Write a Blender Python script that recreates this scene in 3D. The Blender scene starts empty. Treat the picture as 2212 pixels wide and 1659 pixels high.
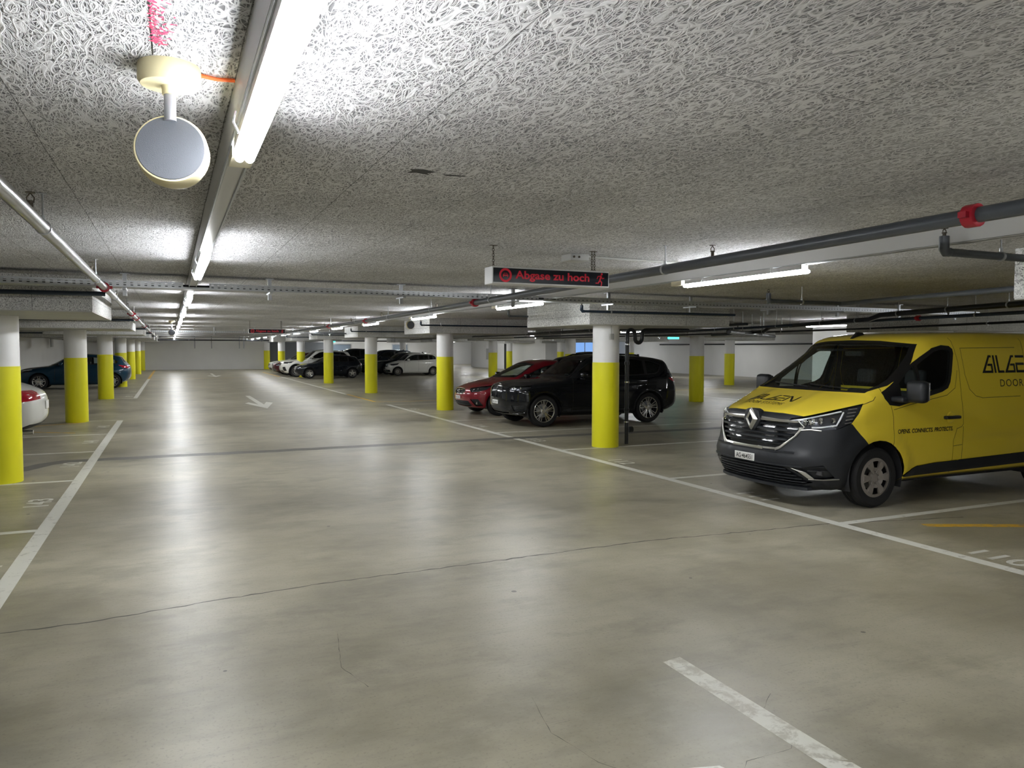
import bpy, bmesh, math, random
import numpy as np
from mathutils import Vector, Matrix
random.seed(4)
S = bpy.context.scene
COL = S.collection
pi = math.pi

# ------------------------------------------------------------------ camera, world, exposure
H = 1.75
YAW, PITCH, ROLL, FPX = 0.42263, 0.04745, 0.00219, 1636.86
def cam_matrix():
    f = Vector((math.sin(YAW), math.cos(YAW), 0)); r = Vector((math.cos(YAW), -math.sin(YAW), 0)); u = Vector((0, 0, 1))
    f2 = f * math.cos(PITCH) - u * math.sin(PITCH); u2 = u * math.cos(PITCH) + f * math.sin(PITCH)
    r3 = r * math.cos(ROLL) + u2 * math.sin(ROLL); u3 = u2 * math.cos(ROLL) - r * math.sin(ROLL)
    m = Matrix(((r3.x, u3.x, -f2.x, 0), (r3.y, u3.y, -f2.y, 0), (r3.z, u3.z, -f2.z, H), (0, 0, 0, 1)))
    return m
cd = bpy.data.cameras.new('camera'); cam = bpy.data.objects.new('camera', cd); COL.objects.link(cam)
cam.matrix_world = cam_matrix(); cd.sensor_width = 36; cd.sensor_fit = 'HORIZONTAL'; cd.lens = FPX / 2212 * 36
cd.clip_end = 300; cd.clip_start = 0.05
S.camera = cam
W = bpy.data.worlds.new('world'); S.world = W; W.use_nodes = True
W.node_tree.nodes['Background'].inputs[0].default_value = (0.5, 0.6, 0.7, 1)
W.node_tree.nodes['Background'].inputs[1].default_value = 0.02
vs = S.view_settings; vs.view_transform = 'Standard'; vs.look = 'None'; vs.gamma = 1; vs.use_curve_mapping = False
vs.exposure = 1.66
TUBE = 38.0          # radiance of the fluorescent tubes
S.cycles.max_bounces = 8; S.cycles.diffuse_bounces = 4; S.cycles.glossy_bounces = 3; S.cycles.transmission_bounces = 6
S.cycles.transparent_max_bounces = 12; S.cycles.sample_clamp_indirect = 6.0
S.cycles.adaptive_threshold = 0.05; S.cycles.caustics_reflective = False; S.cycles.caustics_refractive = False

# ------------------------------------------------------------------ materials
def new_mat(name):
    m = bpy.data.materials.new(name); m.use_nodes = True
    return m, m.node_tree, m.node_tree.nodes['Principled BSDF']
def pbr(name, col, rough=0.5, metal=0.0, coat=0.0, spec=0.5, var=0.0, vs_=8.0, bump=0.0, bs=60.0, emit=None, es=0.0):
    m, nt, b = new_mat(name)
    c = (col[0], col[1], col[2], 1)
    b.inputs['Base Color'].default_value = c; b.inputs['Roughness'].default_value = rough; b.inputs['Metallic'].default_value = metal
    b.inputs['Coat Weight'].default_value = coat; b.inputs['Coat Roughness'].default_value = 0.04; b.inputs['Specular IOR Level'].default_value = spec
    tc = nt.nodes.new('ShaderNodeTexCoord')
    n = nt.nodes.new('ShaderNodeTexNoise'); n.inputs['Scale'].default_value = vs_; n.inputs['Detail'].default_value = 3
    nt.links.new(tc.outputs['Object'], n.inputs['Vector'])
    if var > 0:
        mx = nt.nodes.new('ShaderNodeMix'); mx.data_type = 'RGBA'
        mx.inputs[6].default_value = tuple(max(0, v * (1 - var)) for v in col) + (1,); mx.inputs[7].default_value = tuple(min(1, v * (1 + var)) for v in col) + (1,)
        nt.links.new(n.outputs['Fac'], mx.inputs[0]); nt.links.new(mx.outputs[2], b.inputs['Base Color'])
    if bump > 0:
        n2 = nt.nodes.new('ShaderNodeTexNoise'); n2.inputs['Scale'].default_value = bs; n2.inputs['Detail'].default_value = 3
        nt.links.new(tc.outputs['Object'], n2.inputs['Vector'])
        bp = nt.nodes.new('ShaderNodeBump'); bp.inputs['Strength'].default_value = bump; bp.inputs['Distance'].default_value = 0.01
        nt.links.new(n2.outputs['Fac'], bp.inputs['Height']); nt.links.new(bp.outputs['Normal'], b.inputs['Normal'])
    if emit:
        b.inputs['Emission Color'].default_value = emit + (1,); b.inputs['Emission Strength'].default_value = es
    return m
def glass(name, tint, fres=1.0, rough=0.02):
    m, nt, b = new_mat(name); nt.nodes.remove(b)
    out = nt.nodes['Material Output']
    t = nt.nodes.new('ShaderNodeBsdfTransparent'); t.inputs[0].default_value = tint + (1,)
    g = nt.nodes.new('ShaderNodeBsdfGlossy'); g.inputs['Roughness'].default_value = rough
    ge = nt.nodes.new('ShaderNodeNewGeometry'); dt = nt.nodes.new('ShaderNodeVectorMath'); dt.operation = 'DOT_PRODUCT'
    nt.links.new(ge.outputs['Normal'], dt.inputs[0]); nt.links.new(ge.outputs['Incoming'], dt.inputs[1])
    om = math_n(nt, 'SUBTRACT', 1.0, math_n(nt, 'ABSOLUTE', dt.outputs['Value']), True)
    sch = math_n(nt, 'ADD', math_n(nt, 'MULTIPLY', math_n(nt, 'POWER', om, 5.0), .9), .05)
    mul = nt.nodes.new('ShaderNodeMath'); mul.operation = 'MULTIPLY'; mul.inputs[1].default_value = fres; mul.use_clamp = True
    mx = nt.nodes.new('ShaderNodeMixShader')
    nt.links.new(sch, mul.inputs[0]); nt.links.new(mul.outputs[0], mx.inputs[0]); nt.links.new(t.outputs[0], mx.inputs[1]); nt.links.new(g.outputs[0], mx.inputs[2])
    nt.links.new(mx.outputs[0], out.inputs[0])
    return m
def emission(name, col, s):
    m, nt, b = new_mat(name); nt.nodes.remove(b)
    e = nt.nodes.new('ShaderNodeEmission'); e.inputs[0].default_value = col + (1,); e.inputs[1].default_value = s
    nt.links.new(e.outputs[0], nt.nodes['Material Output'].inputs[0]); return m
def N(nt, t, **kw):
    n = nt.nodes.new(t)
    for k, v in kw.items():
        if k.startswith('i_'):
            key = k[2:]; key = int(key) if key.isdigit() else key.replace('_', ' ')
            n.inputs[key].default_value = v
        else: setattr(n, k, v)
    return n
def math_n(nt, op, a, b=None, clamp=False):
    n = nt.nodes.new('ShaderNodeMath'); n.operation = op; n.use_clamp = clamp
    for i, v in enumerate((a, b)):
        if v is None: continue
        if isinstance(v, (int, float)): n.inputs[i].default_value = v
        else: nt.links.new(v, n.inputs[i])
    return n.outputs[0]
def mixc(nt, fac, a, b):
    n = nt.nodes.new('ShaderNodeMix'); n.data_type = 'RGBA'
    for i, v in ((0, fac), (6, a), (7, b)):
        if isinstance(v, (tuple, float, int)): n.inputs[i].default_value = (v + (1,)) if isinstance(v, tuple) else v
        else: nt.links.new(v, n.inputs[i])
    return n.outputs[2]
def noise(nt, vec, scale, detail=2, rough=0.5, dist=0.0):
    n = nt.nodes.new('ShaderNodeTexNoise'); n.inputs['Scale'].default_value = scale; n.inputs['Detail'].default_value = detail
    n.inputs['Roughness'].default_value = rough; n.inputs['Distortion'].default_value = dist
    nt.links.new(vec, n.inputs['Vector']); return n.outputs['Fac']
def mapping(nt, vec, loc=(0, 0, 0), rot=(0, 0, 0), scale=(1, 1, 1)):
    n = nt.nodes.new('ShaderNodeMapping'); n.inputs[1].default_value = loc; n.inputs[2].default_value = rot; n.inputs[3].default_value = scale
    nt.links.new(vec, n.inputs[0]); return n.outputs[0]
def ramp(nt, fac, stops):
    n = nt.nodes.new('ShaderNodeMapRange'); n.inputs[1].default_value = stops[0]; n.inputs[2].default_value = stops[1]
    n.inputs[3].default_value = stops[2]; n.inputs[4].default_value = stops[3]; n.interpolation_type = 'SMOOTHSTEP'
    nt.links.new(fac, n.inputs[0]); return n.outputs[0]

def wood_wool(name, light, dark, seams=True, gain=1.0, voids=0.0):
    """board of curly cement-bound wood strands; seams: thin joints of the ceiling boards"""
    m, nt, b = new_mat(name)
    geo = nt.nodes.new('ShaderNodeNewGeometry'); P = geo.outputs['Position']
    h = None
    rs = random.Random(3)
    for i in range(7):
        sc = (12, 15, 11, 17, 13, 16, 12, 18, 14)[i]; lv = 1.0 - .08 * i
        v = mapping(nt, P, (rs.uniform(-9, 9), rs.uniform(-9, 9), rs.uniform(-9, 9)), (0, 0, i * .7 + rs.uniform(-.2, .2)), (1, .36, .6))
        f = noise(nt, v, sc * 1.5, 0, .5, .25)
        s = math_n(nt, 'ABSOLUTE', math_n(nt, 'SINE', math_n(nt, 'MULTIPLY', f, (22, 26, 20, 24, 28, 21, 25, 23, 27)[i] * 1.0)))
        line = ramp(nt, s, (0.05, 0.70, 1.0, 0.0))
        l2 = math_n(nt, 'MULTIPLY', line, lv)
        h = l2 if h is None else math_n(nt, 'MAXIMUM', h, l2)
    big = noise(nt, P, 1.3, 3)
    tone = ramp(nt, big, (.3, .7, .86, 1.06))
    hh = ramp(nt, h, (0.25, 0.80, 0.0, 1.0))
    c = mixc(nt, hh, dark, light)
    if voids > 0:
        vo = ramp(nt, noise(nt, P, 150, 2), (.50, .58, 0, voids))
        vo = math_n(nt, 'MULTIPLY', vo, ramp(nt, h, (0.0, 0.6, 1.0, 0.35)))
        c = mixc(nt, vo, c, (0.02, 0.02, 0.022))
    if seams:
        sx = nt.nodes.new('ShaderNodeSeparateXYZ'); nt.links.new(P, sx.inputs[0])
        wob = math_n(nt, 'MULTIPLY', math_n(nt, 'SUBTRACT', noise(nt, P, 2.2, 2), 0.5), 0.012)
        px = math_n(nt, 'ADD', math_n(nt, 'ADD', sx.outputs[0], 0.21 + 64), wob)
        u = math_n(nt, 'DIVIDE', px, 0.644)
        fx = math_n(nt, 'FRACT', u); d1 = math_n(nt, 'MINIMUM', fx, math_n(nt, 'SUBTRACT', 1.0, fx))
        row = math_n(nt, 'FLOOR', u)
        off = math_n(nt, 'FRACT', math_n(nt, 'MULTIPLY', row, 0.37))
        py = math_n(nt, 'ADD', math_n(nt, 'DIVIDE', math_n(nt, 'ADD', sx.outputs[1], 100.0), 2.25), off)
        fy = math_n(nt, 'FRACT', py); d2 = math_n(nt, 'MINIMUM', fy, math_n(nt, 'SUBTRACT', 1.0, fy))
        e1 = ramp(nt, d1, (0.0, 0.0048, 1.0, 0.0)); e2 = math_n(nt, 'MULTIPLY', ramp(nt, d2, (0.0, 0.0016, 1.0, 0.0)), ramp(nt, noise(nt, P, 3, 1), (.4, .6, .15, 1)))
        seam = math_n(nt, 'MAXIMUM', e1, e2)
        c = mixc(nt, math_n(nt, 'MULTIPLY', seam, 0.8), c, (0.03, 0.03, 0.03))
    else: seam = None
    hs = nt.nodes.new('ShaderNodeMix'); hs.data_type = 'RGBA'; hs.blend_type = 'MULTIPLY'; hs.inputs[0].default_value = 1
    nt.links.new(c, hs.inputs[6]); cb = nt.nodes.new('ShaderNodeCombineColor')
    for i in range(3): nt.links.new(tone, cb.inputs[i])
    nt.links.new(cb.outputs[0], hs.inputs[7])
    nt.links.new(hs.outputs[2], b.inputs['Base Color'])
    bp = nt.nodes.new('ShaderNodeBump'); bp.inputs['Strength'].default_value = 0.55 * gain; bp.inputs['Distance'].default_value = 0.006
    nt.links.new(h, bp.inputs['Height']); nt.links.new(bp.outputs[0], b.inputs['Normal'])
    b.inputs['Roughness'].default_value = 0.9; b.inputs['Specular IOR Level'].default_value = 0.15
    return m

def concrete_floor():
    m, nt, b = new_mat('sealed_concrete')
    geo = nt.nodes.new('ShaderNodeNewGeometry'); P = geo.outputs['Position']
    big = noise(nt, P, 0.55, 4, .6); med = noise(nt, P, 3.2, 5, .6)
    c = mixc(nt, ramp(nt, big, (.32, .68, 0, 1)), (0.25, 0.226, 0.160), (0.42, 0.388, 0.292))
    c = mixc(nt, ramp(nt, med, (.35, .75, 0, .45)), c, (0.40, 0.367, 0.28))
    grain = noise(nt, P, 55, 4, .7)
    c = mixc(nt, ramp(nt, grain, (.53, .70, 0, .5)), c, (0.15, 0.14, 0.11))
    # streaks left by power trowel
    st = noise(nt, mapping(nt, P, rot=(0, 0, .12), scale=(.8, 6, 1)), 1.6, 4, .6, .0)
    c = mixc(nt, ramp(nt, st, (.48, .80, 0, .35)), c, (0.20, 0.185, 0.15))
    pt = noise(nt, mapping(nt, P, (3, 8, 0), scale=(1, 1.6, 1)), 1.1, 6, .68)
    c = mixc(nt, ramp(nt, pt, (.47, .66, 0, .5)), c, (0.19, 0.172, 0.125))
    sc2 = noise(nt, mapping(nt, P, rot=(0, 0, -.15), scale=(1.5, 30, 1)), 2.0, 3, .6)
    c = mixc(nt, ramp(nt, sc2, (.62, .72, 0, .30)), c, (0.16, 0.15, 0.12))
    # dark spots and little white chips
    vo = N(nt, 'ShaderNodeTexVoronoi', i_Scale=3.6); nt.links.new(P, vo.inputs['Vector'])
    sz = nt.nodes.new('ShaderNodeSeparateColor'); nt.links.new(vo.outputs['Color'], sz.inputs[0])
    rad = math_n(nt, 'MULTIPLY', math_n(nt, 'POWER', sz.outputs[0], 4.0), 0.075)
    spot = math_n(nt, 'LESS_THAN', vo.outputs['Distance'], rad)
    c = mixc(nt, math_n(nt, 'MULTIPLY', spot, .75), c, (0.05, 0.045, 0.04))
    vw = N(nt, 'ShaderNodeTexVoronoi', i_Scale=1.5); nt.links.new(mapping(nt, P, (3.3, 1.7, 0)), vw.inputs['Vector'])
    sw = nt.nodes.new('ShaderNodeSeparateColor'); nt.links.new(vw.outputs['Color'], sw.inputs[0])
    wr = math_n(nt, 'MULTIPLY', math_n(nt, 'POWER', sw.outputs[1], 6.0), 0.022)
    c = mixc(nt, math_n(nt, 'MULTIPLY', math_n(nt, 'LESS_THAN', vw.outputs['Distance'], wr), .8), c, (0.6, 0.6, 0.56))
    # stains
    s2 = noise(nt, mapping(nt, P, (7, 2, 0)), 0.9, 5, .6, .0)
    c = mixc(nt, ramp(nt, s2, (.50, .80, 0, .6)), c, (0.15, 0.14, 0.11))
    nt.links.new(c, b.inputs['Base Color'])
    r = math_n(nt, 'ADD', math_n(nt, 'MULTIPLY', med, .14), math_n(nt, 'ADD', math_n(nt, 'MULTIPLY', big, .14), .245))
    nt.links.new(math_n(nt, 'MAXIMUM', r, .285), b.inputs['Roughness'])
    b.inputs['Specular IOR Level'].default_value = 0.55
    wv = noise(nt, mapping(nt, P, scale=(1, 1.3, 1)), 2.3, 3, .55)
    bp = nt.nodes.new('ShaderNodeBump'); bp.inputs['Strength'].default_value = 0.6; bp.inputs['Distance'].default_value = 0.012
    nt.links.new(wv, bp.inputs['Height'])
    bp2 = nt.nodes.new('ShaderNodeBump'); bp2.inputs['Strength'].default_value = 0.12; bp2.inputs['Distance'].default_value = 0.002
    nt.links.new(grain, bp2.inputs['Height']); nt.links.new(bp.outputs[0], bp2.inputs['Normal']); nt.links.new(bp2.outputs[0], b.inputs['Normal'])
    return m
def worn_paint(name, col, wear, thr=(.55, .62), under=(0.28, 0.262, 0.205)):
    m, nt, b = new_mat(name)
    geo = nt.nodes.new('ShaderNodeNewGeometry'); P = geo.outputs['Position']
    n1 = noise(nt, P, 9, 5, .7, .4)
    c = mixc(nt, ramp(nt, n1, (thr[0], thr[1], 0, wear)), col, under)
    sc = noise(nt, mapping(nt, P, rot=(0, 0, .3), scale=(1, 12, 1)), 6, 3, .6)
    c = mixc(nt, ramp(nt, sc, (.64, .7, 0, .5)), c, (0.14, 0.13, 0.11))
    nt.links.new(c, b.inputs['Base Color']); b.inputs['Roughness'].default_value = 0.42
    return m

M = {}
M['wool'] = wood_wool('wood_wool_board', (0.72, 0.72, 0.73), (0.22, 0.22, 0.23))
M['wool_drop'] = wood_wool('wood_wool_drop_board', (0.86, 0.86, 0.84), (0.46, 0.46, 0.45), seams=False, voids=.85)
M['floor'] = concrete_floor()
M['white_wall'] = pbr('white_wall', (0.86, 0.855, 0.84), .7, var=.05, vs_=1.1, bump=.12, bs=30)
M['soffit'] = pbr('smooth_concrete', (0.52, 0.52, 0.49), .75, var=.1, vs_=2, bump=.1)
M['col_white'] = pbr('column_white', (0.88, 0.88, 0.88), .42, var=.03, bump=.03)
M['col_yellow'] = pbr('column_yellow', (0.84, 0.80, 0.015), .40, var=.04, vs_=3, bump=.03)
M['line_white'] = worn_paint('line_white', (0.70, 0.69, 0.62), .5, (.56, .66))
M['line_worn'] = worn_paint('line_worn', (0.66, 0.65, 0.57), .95, (.44, .60), (0.42, 0.395, 0.32))
M['line_yellow'] = worn_paint('line_yellow', (0.72, 0.42, 0.03), .6, (.5, .62))
M['joint'] = pbr('joint_filler', (0.15, 0.143, 0.125), .5, var=.3, vs_=9)
M['crack'] = pbr('crack', (0.09, 0.085, 0.075), .7)
M['steel'] = pbr('galvanised', (0.50, 0.52, 0.54), .38, .75, var=.12, vs_=25)
M['steel_bright'] = pbr('bright_steel', (0.72, 0.73, 0.74), .22, .9)
M['pipe_grey'] = pbr('grey_pipe', (0.085, 0.095, 0.11), .35, .2, var=.15)
M['pipe_silver'] = pbr('silver_pipe', (0.42, 0.42, 0.43), .3, .55, var=.1)
M['pipe_blue'] = pbr('dark_blue_pipe', (0.02, 0.035, 0.06), .35)
M['pipe_black'] = pbr('black_pipe', (0.012, 0.014, 0.018), .3)
M['red'] = pbr('red_coupling', (0.42, 0.012, 0.03), .4)
M['brass'] = pbr('dark_brass', (0.09, 0.075, 0.055), .4, .6)
M['channel'] = pbr('lamp_housing', (0.62, 0.62, 0.62), .35, 0)
M['channel_end'] = pbr('lamp_cream', (0.75, 0.70, 0.52), .4)
M['tube'] = emission('fluorescent_tube', (0.955, 0.978, 1.0), TUBE)
M['cream'] = pbr('cream_plastic', (0.80, 0.72, 0.45), .38, var=.03)
M['mesh_grey'] = pbr('speaker_mesh', (0.10, 0.108, 0.125), .5, .2, bump=.15, bs=500)
M['alu'] = pbr('aluminium', (0.60, 0.62, 0.66), .28, .8)
M['sign_white'] = pbr('sign_white', (0.78, 0.79, 0.80), .4)
M['sign_black'] = pbr('sign_black', (0.010, 0.014, 0.022), .25)
M['sign_red'] = pbr('sign_red', (0.62, 0.02, 0.045), .5, emit=(0.7, 0.02, 0.05), es=.03)
M['cable_orange'] = pbr('orange_cable', (0.9, 0.16, 0.03), .4)
M['pink'] = pbr('pink_spray', (0.75, 0.06, 0.15), .8, var=.4, vs_=70)
M['exit'] = emission('exit_green', (0.05, 0.95, 0.75), 1.5)
M['grey_plastic'] = pbr('grey_plastic', (0.45, 0.45, 0.43), .5)
M['blue_glass'] = pbr('blue_daylit_glass', (0.2, 0.35, 0.6), .3, emit=(0.22, 0.42, 0.85), es=.30)
M['pane_grey'] = pbr('pane_grey', (0.18, 0.22, 0.27), .15, emit=(0.25, 0.33, 0.4), es=.05)
M['dark'] = pbr('dark_void', (0.012, 0.014, 0.014), .6)
# vehicles
M['tyre'] = pbr('tyre_rubber', (0.012, 0.012, 0.013), .75, bump=.3, bs=120)
M['rim_grey'] = pbr('rim_grey', (0.36, 0.33, 0.30), .42, .35)
M['rim_silver'] = pbr('rim_silver', (0.70, 0.69, 0.66), .25, .85)
M['rim_black'] = pbr('rim_black', (0.015, 0.015, 0.017), .3)
M['chrome'] = pbr('chrome', (0.75, 0.75, 0.75), .12, 1.0)
M['satin'] = pbr('satin_chrome', (0.55, 0.54, 0.50), .3, .9)
M['black_plastic'] = pbr('black_plastic', (0.015, 0.017, 0.021), .48, bump=.06, bs=300)
M['grille_grey'] = pbr('grille_grey', (0.03, 0.033, 0.038), .35)
M['black_gloss'] = pbr('black_gloss', (0.006, 0.007, 0.009), .1, coat=.6)
M['seal'] = pbr('rubber_seal', (0.008, 0.008, 0.009), .45)
M['seam'] = pbr('gap_and_crease', (0.03, 0.025, 0.01), .7)  # also paints the crease shade on the van side
M['trim_in'] = pbr('dark_interior', (0.018, 0.018, 0.020), .8)
M['seat'] = pbr('seat_fabric', (0.030, 0.030, 0.034), .85, bump=.2)
M['skin_beige'] = pbr('beige_headrest', (0.30, 0.19, 0.15), .8)
M['plate'] = pbr('number_plate', (0.80, 0.80, 0.78), .35)
M['ink'] = pbr('black_ink', (0.008, 0.008, 0.008), .4)
M['glass_clear'] = glass('window_glass', (0.72, 0.80, 0.78), 1.3)
M['glass_dark'] = glass('tinted_glass', (0.06, 0.07, 0.07), 1.3)
M['lamp_glass'] = glass('lamp_glass', (0.85, 0.87, 0.9), 1.2)
M['tail_red'] = pbr('tail_light_red', (0.38, 0.006, 0.02), .08, coat=1)
M['lamp_in'] = pbr('lamp_bowl', (0.10, 0.10, 0.11), .25, .6)
M['led'] = pbr('led_strip', (0.85, 0.87, 0.9), .2)
def paint(name, col, metal=0.0, rough=.35):
    return pbr(name, col, rough, metal, coat=1.0, spec=.25 if max(col) > .1 else .05)
M['van_yellow'] = paint('van_yellow', (0.95, 0.73, 0.055))
M['bmw_black'] = paint('suv_black', (0.004, 0.005, 0.007), 0, .3)
M['seat_red'] = paint('hatch_red', (0.22, 0.004, 0.014), .2)
M['navy'] = paint('navy_black', (0.006, 0.009, 0.014))
M['white_car'] = paint('white_paint', (0.70, 0.70, 0.66))
M['blue_car'] = paint('blue_paint', (0.005, 0.034, 0.066), .3)
M['dark_red'] = paint('wine_red', (0.06, 0.010, 0.014), .2)
M['charcoal'] = paint('charcoal_paint', (0.014, 0.017, 0.022), .2)

# ------------------------------------------------------------------ mesh helpers
class MB:
    def __init__(s): s.v = []; s.f = []
    def add(s, vs, fs):
        o = len(s.v); s.v += [tuple(p) for p in vs]; s.f += [tuple(i + o for i in f) for f in fs]
    def box(s, x0, x1, y0, y1, z0, z1):
        s.add([(x0, y0, z0), (x1, y0, z0), (x1, y1, z0), (x0, y1, z0), (x0, y0, z1), (x1, y0, z1), (x1, y1, z1), (x0, y1, z1)],
              [(0, 3, 2, 1), (4, 5, 6, 7), (0, 1, 5, 4), (1, 2, 6, 5), (2, 3, 7, 6), (3, 0, 4, 7)])
        return s
    def tube(s, pts, r, n=12, cap=True):
        pts = [Vector(p) for p in pts]; rs = r if isinstance(r, (list, tuple)) else [r] * len(pts)
        ring = []; prev = None
        for i, p in enumerate(pts):
            a = pts[max(i - 1, 0)]; b = pts[min(i + 1, len(pts) - 1)]; t = (b - a).normalized()
            if prev is None:
                up = Vector((0, 0, 1)) if abs(t.z) < .9 else Vector((1, 0, 0)); u = t.cross(up).normalized()
            else:
                u = (prev - t * prev.dot(t)); u = u.normalized() if u.length > 1e-6 else t.orthogonal().normalized()
            prev = u; w = t.cross(u)
            ring.append([p + (u * math.cos(2 * pi * k / n) + w * math.sin(2 * pi * k / n)) * rs[i] for k in range(n)])
        vs_ = [q for rr in ring for q in rr]; fs = []
        for i in range(len(pts) - 1):
            for k in range(n):
                fs.append((i * n + k, i * n + (k + 1) % n, (i + 1) * n + (k + 1) % n, (i + 1) * n + k))
        if cap:
            fs.append(tuple(range(n - 1, -1, -1))); fs.append(tuple((len(pts) - 1) * n + k for k in range(n)))
        s.add(vs_, fs); return s
    def lathe(s, prof, c=(0, 0, 0), ax='z', n=32):
        """prof: (radius, height) pairs revolved about the axis through c"""
        vs_ = []
        for r, h in prof:
            for k in range(n):
                a = 2 * pi * k / n; x, y = r * math.cos(a), r * math.sin(a)
                p = (x, y, h) if ax == 'z' else ((x, h, y) if ax == 'y' else (h, x, y))
                vs_.append((p[0] + c[0], p[1] + c[1], p[2] + c[2]))
        fs = []
        for i in range(len(prof) - 1):
            for k in range(n):
                q = (i * n + k, i * n + (k + 1) % n, (i + 1) * n + (k + 1) % n, (i + 1) * n + k)
                fs.append(q if ax == 'z' or ax == 'x' else q[::-1])
        s.add(vs_, fs); return s
    def prism(s, poly, a, b, ax='y'):
        """2D polygon extruded from a to b along an axis"""
        n = len(poly)
        def P(u, v, t): return (u, t, v) if ax == 'y' else ((t, u, v) if ax == 'x' else (u, v, t))
        vs_ = [P(u, v, a) for u, v in poly] + [P(u, v, b) for u, v in poly]
        s.add(vs_, [tuple(range(n)), tuple(range(2 * n - 1, n - 1, -1))] + [(i, i + n, (i + 1) % n + n, (i + 1) % n) for i in range(n)])
        return s
    def strip(s, L, R):
        n = len(L); s.add(list(L) + list(R), [(i, i + 1, n + i + 1, n + i) for i in range(n - 1)]); return s
    def xf(s, m):
        s.v = [tuple(m @ Vector(p)) for p in s.v]; return s
    def build(s, name, mat, parent=None, smooth=True, ang=35, bevel=0):
        me = bpy.data.meshes.new(name); me.from_pydata(s.v, [], s.f)
        bm = bmesh.new(); bm.from_mesh(me)
        bmesh.ops.remove_doubles(bm, verts=bm.verts, dist=1e-5)
        if bevel: bmesh.ops.bevel(bm, geom=list(bm.edges), offset=bevel, segments=3, profile=.5, affect='EDGES', clamp_overlap=True)
        bmesh.ops.recalc_face_normals(bm, faces=bm.faces)
        for f in bm.faces: f.smooth = smooth
        if smooth:
            ca = math.radians(ang)
            for e in bm.edges:
                if len(e.link_faces) == 2 and e.calc_face_angle(0) > ca: e.smooth = False
        bm.to_mesh(me); bm.free()
        return link(name, me, mat, parent)
def link(name, me, mat, parent=None):
    o = bpy.data.objects.new(name, me); COL.objects.link(o)
    if mat: me.materials.append(M[mat] if isinstance(mat, str) else mat)
    if parent: o.parent = parent
    return o
def tag(o, label, cat, group=None, kind=None):
    o['label'] = label; o['category'] = cat
    if group: o['group'] = group
    if kind: o['kind'] = kind
    return o
def struct(o, label=None, cat=None):
    o['kind'] = 'structure'
    if label: o['label'] = label
    if cat: o['category'] = cat
    return o
def empty(name, loc=(0, 0, 0), rz=0):
    o = bpy.data.objects.new(name, None); COL.objects.link(o); o.location = loc; o.rotation_euler = (0, 0, rz); o.empty_display_size = .1
    return o
def copy_tree(o, parent=None):
    c = o.copy(); COL.objects.link(c)
    if parent: c.parent = parent
    for ch in [x for x in KIDS.get(o.name, [])]:
        copy_tree(ch, c)
    return c
KIDS = {}
def index_children():
    KIDS.clear()
    for o in COL.objects:
        if o.parent: KIDS.setdefault(o.parent.name, []).append(o)
FC = {}
def text_mesh(txt, size=1.0, bold=0.0, shear=0.0, align='LEFT', space=1.0):
    """returns (verts 2D, faces) of a string in the built-in font"""
    cu = bpy.data.curves.new('t', 'FONT'); cu.body = txt; cu.size = size; cu.offset = bold; cu.shear = shear; cu.align_x = align; cu.space_character = space
    cu.resolution_u = 4
    ob = bpy.data.objects.new('t', cu); COL.objects.link(ob)
    dg = bpy.context.evaluated_depsgraph_get(); me = bpy.data.meshes.new_from_object(ob.evaluated_get(dg))
    vs_ = [(v.co.x, v.co.y) for v in me.vertices]; fs = [tuple(p.vertices) for p in me.polygons]
    bpy.data.objects.remove(ob); bpy.data.curves.remove(cu); bpy.data.meshes.remove(me)
    return vs_, fs
def text_fit(txt, w, h, **kw):
    """text scaled to fill a w x h box with origin at lower left"""
    v, f = text_mesh(txt, **kw)
    xs = [p[0] for p in v]; ys = [p[1] for p in v]; x0, x1, y0, y1 = min(xs), max(xs), min(ys), max(ys)
    return [((p[0] - x0) / (x1 - x0) * w, (p[1] - y0) / (y1 - y0) * h) for p in v], f
# ------------------------------------------------------------------ the building
CZ = 2.56; DZ = 2.15
floor = struct(MB().box(-7.4, 33.2, -9, 78, -.3, 0).build('floor', 'floor', smooth=False), 'grey-beige sealed concrete garage floor with glossy lamp reflections', 'floor')
ceil = struct(MB().box(-7.4, 33.2, -9, 78, CZ, CZ + .3).build('ceiling', 'wool', smooth=False), 'low ceiling of grey wood-wool boards', 'ceiling')
def wall(name, x0, x1, y0, y1, label, z1=CZ, z0=0, mat='white_wall'):
    return struct(MB().box(x0, x1, y0, y1, z0, z1).build(name, mat, smooth=False), label, 'wall')
wall('wall_back', -7.4, 22.6, 64.5, 64.8, 'long white end wall closing the driving lane')
wall('wall_front', -7.4, 33.2, -9.3, -9, 'white wall behind the photographer')
wall('wall_left', -7.4, -7.0, -9, 64.5, 'white wall beyond the blue hatchback')
wall('wall_right', 32.6, 33.0, -9, 53.5, 'long white side wall behind the yellow van')
wall('wall_far', 22.6, 34, 77, 77.3, 'white wall seen deep past the white city car')
wall('wall_recess', 22.3, 22.6, 64.5, 77, 'white side wall of the deep passage')
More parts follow.
